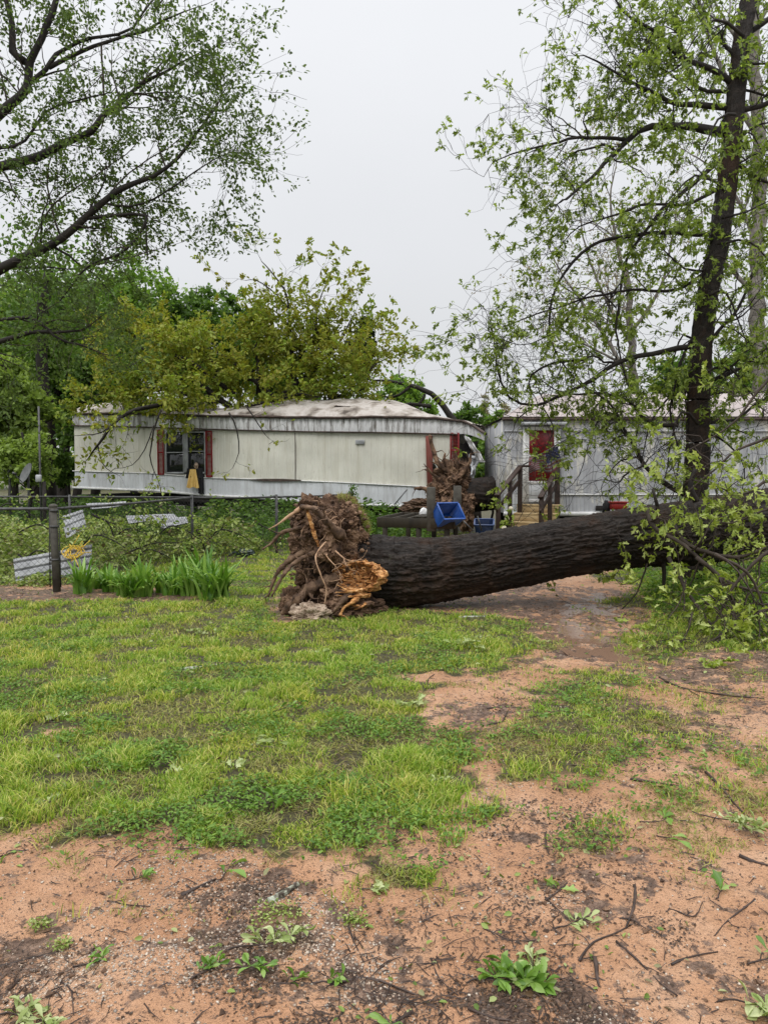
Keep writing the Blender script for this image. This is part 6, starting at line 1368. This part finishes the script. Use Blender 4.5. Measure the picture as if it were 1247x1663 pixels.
SP = [
 (815, 1590, .26, 46, .070, 'sprig', 'largest bright green leafy sprig lying at the bottom centre', .1, 1.1, 'spat'), (870, 1600, .22, 26, .050, 'spale', 'limp pale sprig tucked against the right side of the largest sprig', .3, .5, 'spat'),
 (50, 1625, .24, 34, .050, 'spale', 'pale green sprig in the bottom left corner', .5, .5, 'spat'), (328, 1572, .12, 14, .045, 'sprig', 'small upright green sprig left of the muddy twig heap', 1.2, .9, 'spat'),
 (430, 1530, .30, 26, .055, 'spale', 'wilted long sprig lying on the muddy twig heap', .3, .4, 'spat'), (395, 1575, .14, 10, .050, 'sprig', 'short green sprig below the wilted long one', .1, .4, 'spat'),
 (1215, 1620, .22, 22, .075, 'spale', 'pale large leaved sprig at the bottom right corner', .2, .5, 'spat'), (1180, 1335, .30, 36, .065, 'spale', 'fan shaped pale sprig on the sand at the right edge', -.6, .6, 'spat'),
 (1150, 1085, .55, 60, .075, 'lf_front', 'leafy oak sprig lying below the hanging branches at the right', .2, .7, 'oak'), (905, 1445, .10, 3, .085, 'sprig', 'single lobed oak leaf with twigs on the mud patch', .8, .3, 'oak'),
 (930, 1500, .16, 8, .055, 'spale', 'small curled sprig below the single lobed oak leaf', .4, .4, 'spat'), (378, 1425, .10, 5, .085, 'sprig', 'two bright broad leaves at the lower edge of the lawn', .3, .6, 'spat'),
 (225, 1420, .09, 8, .05, 'sprig', 'small green tuft of leaves on the gravel at left', .3, .8, 'spat'), (12, 1388, .10, 4, .06, 'sprig', 'bright green leaf at the left edge of the gravel', .3, .4, 'spat'),
 (470, 1590, .10, 7, .045, 'sprig', 'tiny sprig with a leaf at the end of the long twig', .2, .5, 'spat'), (530, 1590, .10, 9, .045, 'sprig', 'dark green sprig curled in a mud hollow', .2, .7, 'spat'),
 (1060, 1335, .13, 4, .09, 'sprig', 'flat green leaf pair on the sand below the right lawn patch', .1, .2, 'spat'), (1085, 1360, .10, 3, .08, 'sprig', 'single long green leaf on the sand near the right', -.3, .15, 'spat'),
 (1175, 1452, .10, 5, .06, 'sprig', 'small green leaf cluster on the damp gravel right of the mud patch', .4, .5, 'oak'), (655, 1146, .34, 14, .10, 'spale', 'white pale leaf cluster at the edge of the bare soil patch', .1, .4, 'oak'),
 (412, 1208, .26, 9, .09, 'spale', 'pale limp leaves on the middle of the lawn', .1, .3, 'spat'), (380, 1248, .14, 7, .075, 'spale', 'small white leaf cluster low in the lawn', .4, .5, 'oak'),
 (280, 1262, .30, 22, .085, 'spale', 'wide pale leaf heap on the lower left lawn', .2, .4, 'oak'), (88, 1175, .20, 8, .08, 'spale', 'pale oak leaf bunch on the left lawn', .5, .4, 'oak'),
 (160, 1105, .34, 14, .09, 'spale', 'scattered pale leaves on the upper left lawn', .2, .4, 'oak'), (310, 1025, .40, 14, .09, 'spale', 'pale leaf bunch on the lawn below the strap leaved plants', .1, .4, 'oak'),
 (355, 1030, .3, 8, .09, 'spale', 'few pale leaves right of the bunch below the garden bed', .5, .4, 'oak'), (512, 1066, .30, 9, .09, 'spale', 'pale leaf pair on the lawn below the root ball', .2, .4, 'oak'),
 (690, 1037, .40, 10, .09, 'spale', 'thin pale leaves on the lawn below the fallen trunk', .1, .3, 'spat'), (750, 1046, .55, 22, .09, 'spale', 'long row of pale wilted leaves below the fallen trunk', .05, .3, 'spat'),
 (710, 1270, .20, 7, .075, 'spale', 'pale sprig with a reddish leaf on the green lawn tip', .6, .6, 'spat'), (80, 1310, .26, 9, .08, 'spale', 'white curled leaves low on the left lawn', .1, .3, 'oak'),
 (460, 1160, .30, 14, .06, 'sprig', 'yellow green sprig in the middle of the lawn', .1, .6, 'spat'), (605, 1445, .10, 6, .045, 'spale', 'star shaped pale leaf beside the small lawn tip', .1, .3, 'oak'),
 (440, 1305, .2, 6, .08, 'sprig', 'broad green leaf lying low in the lawn centre', .2, .3, 'spat'), (150, 1560, .12, 8, .045, 'sprig', 'small sprout in the gravel near the bottom left', .2, .9, 'spat'),
 (1245, 1560, .16, 9, .06, 'sprig', 'green sprig lying on the sand at the lower right edge', .3, .5, 'spat'), (640, 1655, .10, 6, .06, 'sprig', 'green leaf tuft at the very bottom edge left of the largest sprig', .2, .8, 'spat'),
 (885, 1160, .5, 26, .06, 'sprig', 'spreading green sprig on the sandy right lawn patch', .5, .4, 'spat'), (870, 1040, .4, 12, .08, 'spale', 'pale sprig at the edge of the muddy water', .4, .4, 'oak'),
]
for s in SP: sprig(s[0], s[1], s[2] * (.8 if s[9] == 'oak' else 1), int(s[3] * 1.7) if s[3] > 5 else s[3], s[4] * (.62 if s[9] == 'oak' and s[1] < 1400 else .9), s[5], s[6], s[7], s[8], s[9])
def stick(pts, r0, label, mat='stick', forks=2, rough=.12, n=7, lift=.3):
    P = curve([gpt(x, y, r0 * lift) for x, y in pts], .03, .006); m_ = MB(); m_.tube(P, np.linspace(r0, r0 * .45, len(P)), n, rough=rough)
    for _ in range(forks):
        i = random.randint(len(P) // 4, max(len(P) // 4, len(P) - 3)); T = nrm(P[i + 1] - P[i]); s_ = random.choice((-1, 1)); d = nrm(T * .8 + np.array([-T[1], T[0], .12]) * s_ * .8); q = [P[i]]
        for _ in range(4): d = nrm(d + rng.normal(size=3) * [.25, .25, .08]); q.append(q[-1] + d * np.linalg.norm(P[-1] - P[0]) * .07)
        c_ = curve(q, .02); m_.tube(c_, np.linspace(r0 * .5, r0 * .2, len(c_)), 4)
    return tag(m_.build('stick', M[mat]), label, 'stick', 'sticks dropped on the ground')
ST = [
 ([(-10, 1168), (60, 1150), (110, 1144), (200, 1144), (228, 1145)], .012, 'long reddish brown stick lying across the left lawn'), ([(190, 1148), (215, 1135), (238, 1120)], .010, 'short stick crossing the end of the long one on the left lawn'),
 ([(-5, 1568), (50, 1548), (95, 1535), (125, 1528)], .007, 'straight dark twig on the sand at the lower left edge'), ([(295, 1450), (325, 1435), (350, 1425)], .010, 'short thick dark stick on gravel below the lawn edge'),
 ([(160, 1360), (178, 1355), (195, 1345)], .010, 'stubby dark stick poking from the lower lawn edge'), ([(280, 1370), (330, 1345), (370, 1330), (415, 1318)], .006, 'slim branching twig lying over the lower lawn'),
 ([(175, 1455), (210, 1470), (245, 1472)], .005, 'thin curved twig among the gravel at left'), ([(455, 1595), (540, 1588), (600, 1585), (680, 1610), (735, 1622), (790, 1600)], .006, 'long winding twig running along the bottom to the largest sprig'),
 ([(600, 1560), (605, 1600), (625, 1640), (640, 1670)], .005, 'twig crossing the long winding one near the bottom'), ([(670, 1635), (640, 1660), (625, 1675)], .009, 'thick twig end at the bottom edge left of the big sprig'),
 ([(785, 1510), (830, 1528), (870, 1530)], .005, 'short bent twig on the sand above the largest sprig'), ([(885, 1455), (910, 1480), (930, 1500)], .005, 'twig crossing beside the single oak leaf'), ([(885, 1460), (905, 1445), (932, 1423)], .006, 'dark twig with fork beside the single oak leaf'),
 ([(1030, 1435), (1028, 1470), (1015, 1505)], .009, 'dark upright looking stick on the mud patch at right centre'), ([(940, 1560), (965, 1530), (995, 1520), (1025, 1500)], .006, 'arched reddish twig below the dark stick'),
 ([(1000, 1530), (1035, 1560), (1070, 1600), (1100, 1620)], .006, 'long reddish twig fanning out toward the bottom right'), ([(1010, 1540), (1060, 1555), (1085, 1590)], .004, 'finer twig beside the fanning reddish one'),
 ([(1117, 1408), (1150, 1415), (1185, 1428)], .008, 'dark broken stick on sand at the right'), ([(1085, 1475), (1125, 1492), (1140, 1465)], .004, 'v shaped thin twig on the sand at the right'), ([(1120, 1392), (1150, 1402), (1155, 1403)], .005, 'small stub of twig above the dark broken stick'),
 ([(886, 1350), (888, 1375), (892, 1388)], .007, 'short upright dark stick above the mud patch'), ([(620, 1378), (640, 1372), (655, 1366)], .006, 'short twig on the sand beside the lawn tip'),
 ([(1023, 1267), (1060, 1270), (1100, 1275), (1135, 1277)], .009, 'straight dark stick on the sand below the right grass patch'), ([(855, 1262), (890, 1240), (930, 1225), (960, 1212)], .009, 'grey branching stick lying on the right grass patch'),
 ([(890, 1235), (940, 1240), (1000, 1250), (1030, 1255)], .005, 'thin long twig below the grey branching stick'), ([(780, 1312), (800, 1325), (830, 1330)], .005, 'thin twig on sand right of the lawn tip'),
 ([(920, 1112), (960, 1105), (1000, 1108), (1030, 1090)], .010, 'dark forked stick on the wet sand in mid track'), ([(790, 1152), (830, 1150), (855, 1150)], .008, 'stick along the bare soil patch'), ([(790, 1180), (815, 1170), (825, 1155)], .007, 'short stick beside the bare soil patch'),
 ([(1045, 1190), (1090, 1192), (1130, 1195)], .008, 'straight twig on the sand at the right grass tuft'), ([(1010, 1150), (1040, 1145), (1062, 1143)], .006, 'small twig on sand in the middle right'), ([(1070, 1102), (1110, 1120), (1170, 1130), (1240, 1135)], .012, 'long dark stick below the leafy oak sprig'),
 ([(1070, 1095), (1090, 1110), (1125, 1108)], .010, 'dark stick end under the leafy oak sprig'), ([(1145, 1255), (1180, 1290), (1210, 1320), (1250, 1345)], .010, 'lichen spotted stick running to the right edge'), ([(1200, 1390), (1230, 1400), (1250, 1405)], .010, 'dark mossy stick at the right edge'),
 ([(640, 1192), (665, 1185), (672, 1175)], .007, 'dark twig on the damp soil at the lawn centre'), ([(690, 1120), (695, 1105), (705, 1095)], .007, 'small dark twig at the lawn edge'), ([(490, 1000), (470, 1010), (450, 1020)], .010, 'stick lying left of the pale sand clod'),
 ([(690, 995), (760, 1000), (850, 1000)], .012, 'dark stick under the belly of the fallen trunk'), ([(800, 1012), (812, 1018), (815, 1030)], .012, 'pale stick in the shade below the trunk'), ([(960, 1062), (1000, 1062), (1020, 1060)], .02, 'dark mossy stick lying in the wet mud'),
 ([(40, 985), (42, 1005)], .010, 'short dark stick upright in the upper left lawn'), ([(560, 1490), (575, 1530), (590, 1560)], .006, 'dark twig on the mud left of centre'), ([(1225, 1460), (1180, 1490), (1160, 1520)], .005, 'thin twig on the sand near the lower right edge'),
 ([(760, 1640), (800, 1655), (860, 1660)], .006, 'twig under the largest sprig at the bottom'), ([(880, 1600), (920, 1596), (945, 1598)], .006, 'twig poking right from the largest sprig'), ([(100, 1590), (115, 1610), (118, 1650)], .004, 'slim twig beside the pale corner sprig'),
 ([(700, 1560), (715, 1590), (745, 1610)], .005, 'small twig left of the largest sprig'), ([(965, 1555), (968, 1585), (972, 1600)], .010, 'stubby brown stick on the bottom gravel'), ([(1090, 1565), (1130, 1545), (1165, 1540)], .006, 'thin dark twig above the bottom right gravel'),
]
for s in ST: stick(s[0], s[1] * .78, s[2], rough=.25)
stick([(295, 1092), (320, 1088), (352, 1082)], .024, 'pale lichen covered branch piece lying on the left lawn', 'lichen', 0, .15, 12)
stick([(437, 1468), (460, 1456), (484, 1444)], .017, 'short lichen crusted stick on the mud at the lower centre', 'lichen', 0, .2, 12)
stick([(745, 1004), (790, 1002), (812, 1000)], .020, 'whitish lichen branch lying under the trunk on the mud', 'lichen', 1, .2, 9)
# dark compost-like heap under the lichen stick
for px, py, r_, lab in ((455, 1490, .10, 'dark muddy clump of moss and twigs under the lichen crusted stick'), (575, 1500, .05, 'small dark clump of wet moss on the sand left of centre'), (65, 1500, .04, 'dark lump of bark on the sand near the left'), (100, 1528, .04, 'second dark lump of bark nearer the pale corner sprig')):
    c = gpt(px, py); o = thing('moss_clump', c, lab, 'moss clump'); m_ = MB(); m_.blob(c + [0, 0, -.004], (r_, r_ * .7, r_ * .22), .5, 2.2, 30, 5); m_.build('mud', M['litter'] if 0 else M['soil'], o); n = int(260 * r_ / .1)
    m2 = MB(); P = c + rng.normal(size=(n, 3)) * [r_ * .5, r_ * .4, .006] + [0, 0, .02]; leaves(m2, P, rng.normal(size=(n, 3)) * [1, 1, .4], .014, 'quad'); q_ = m2.build('moss', M['weed'], o); q_['kind'] = 'stuff'
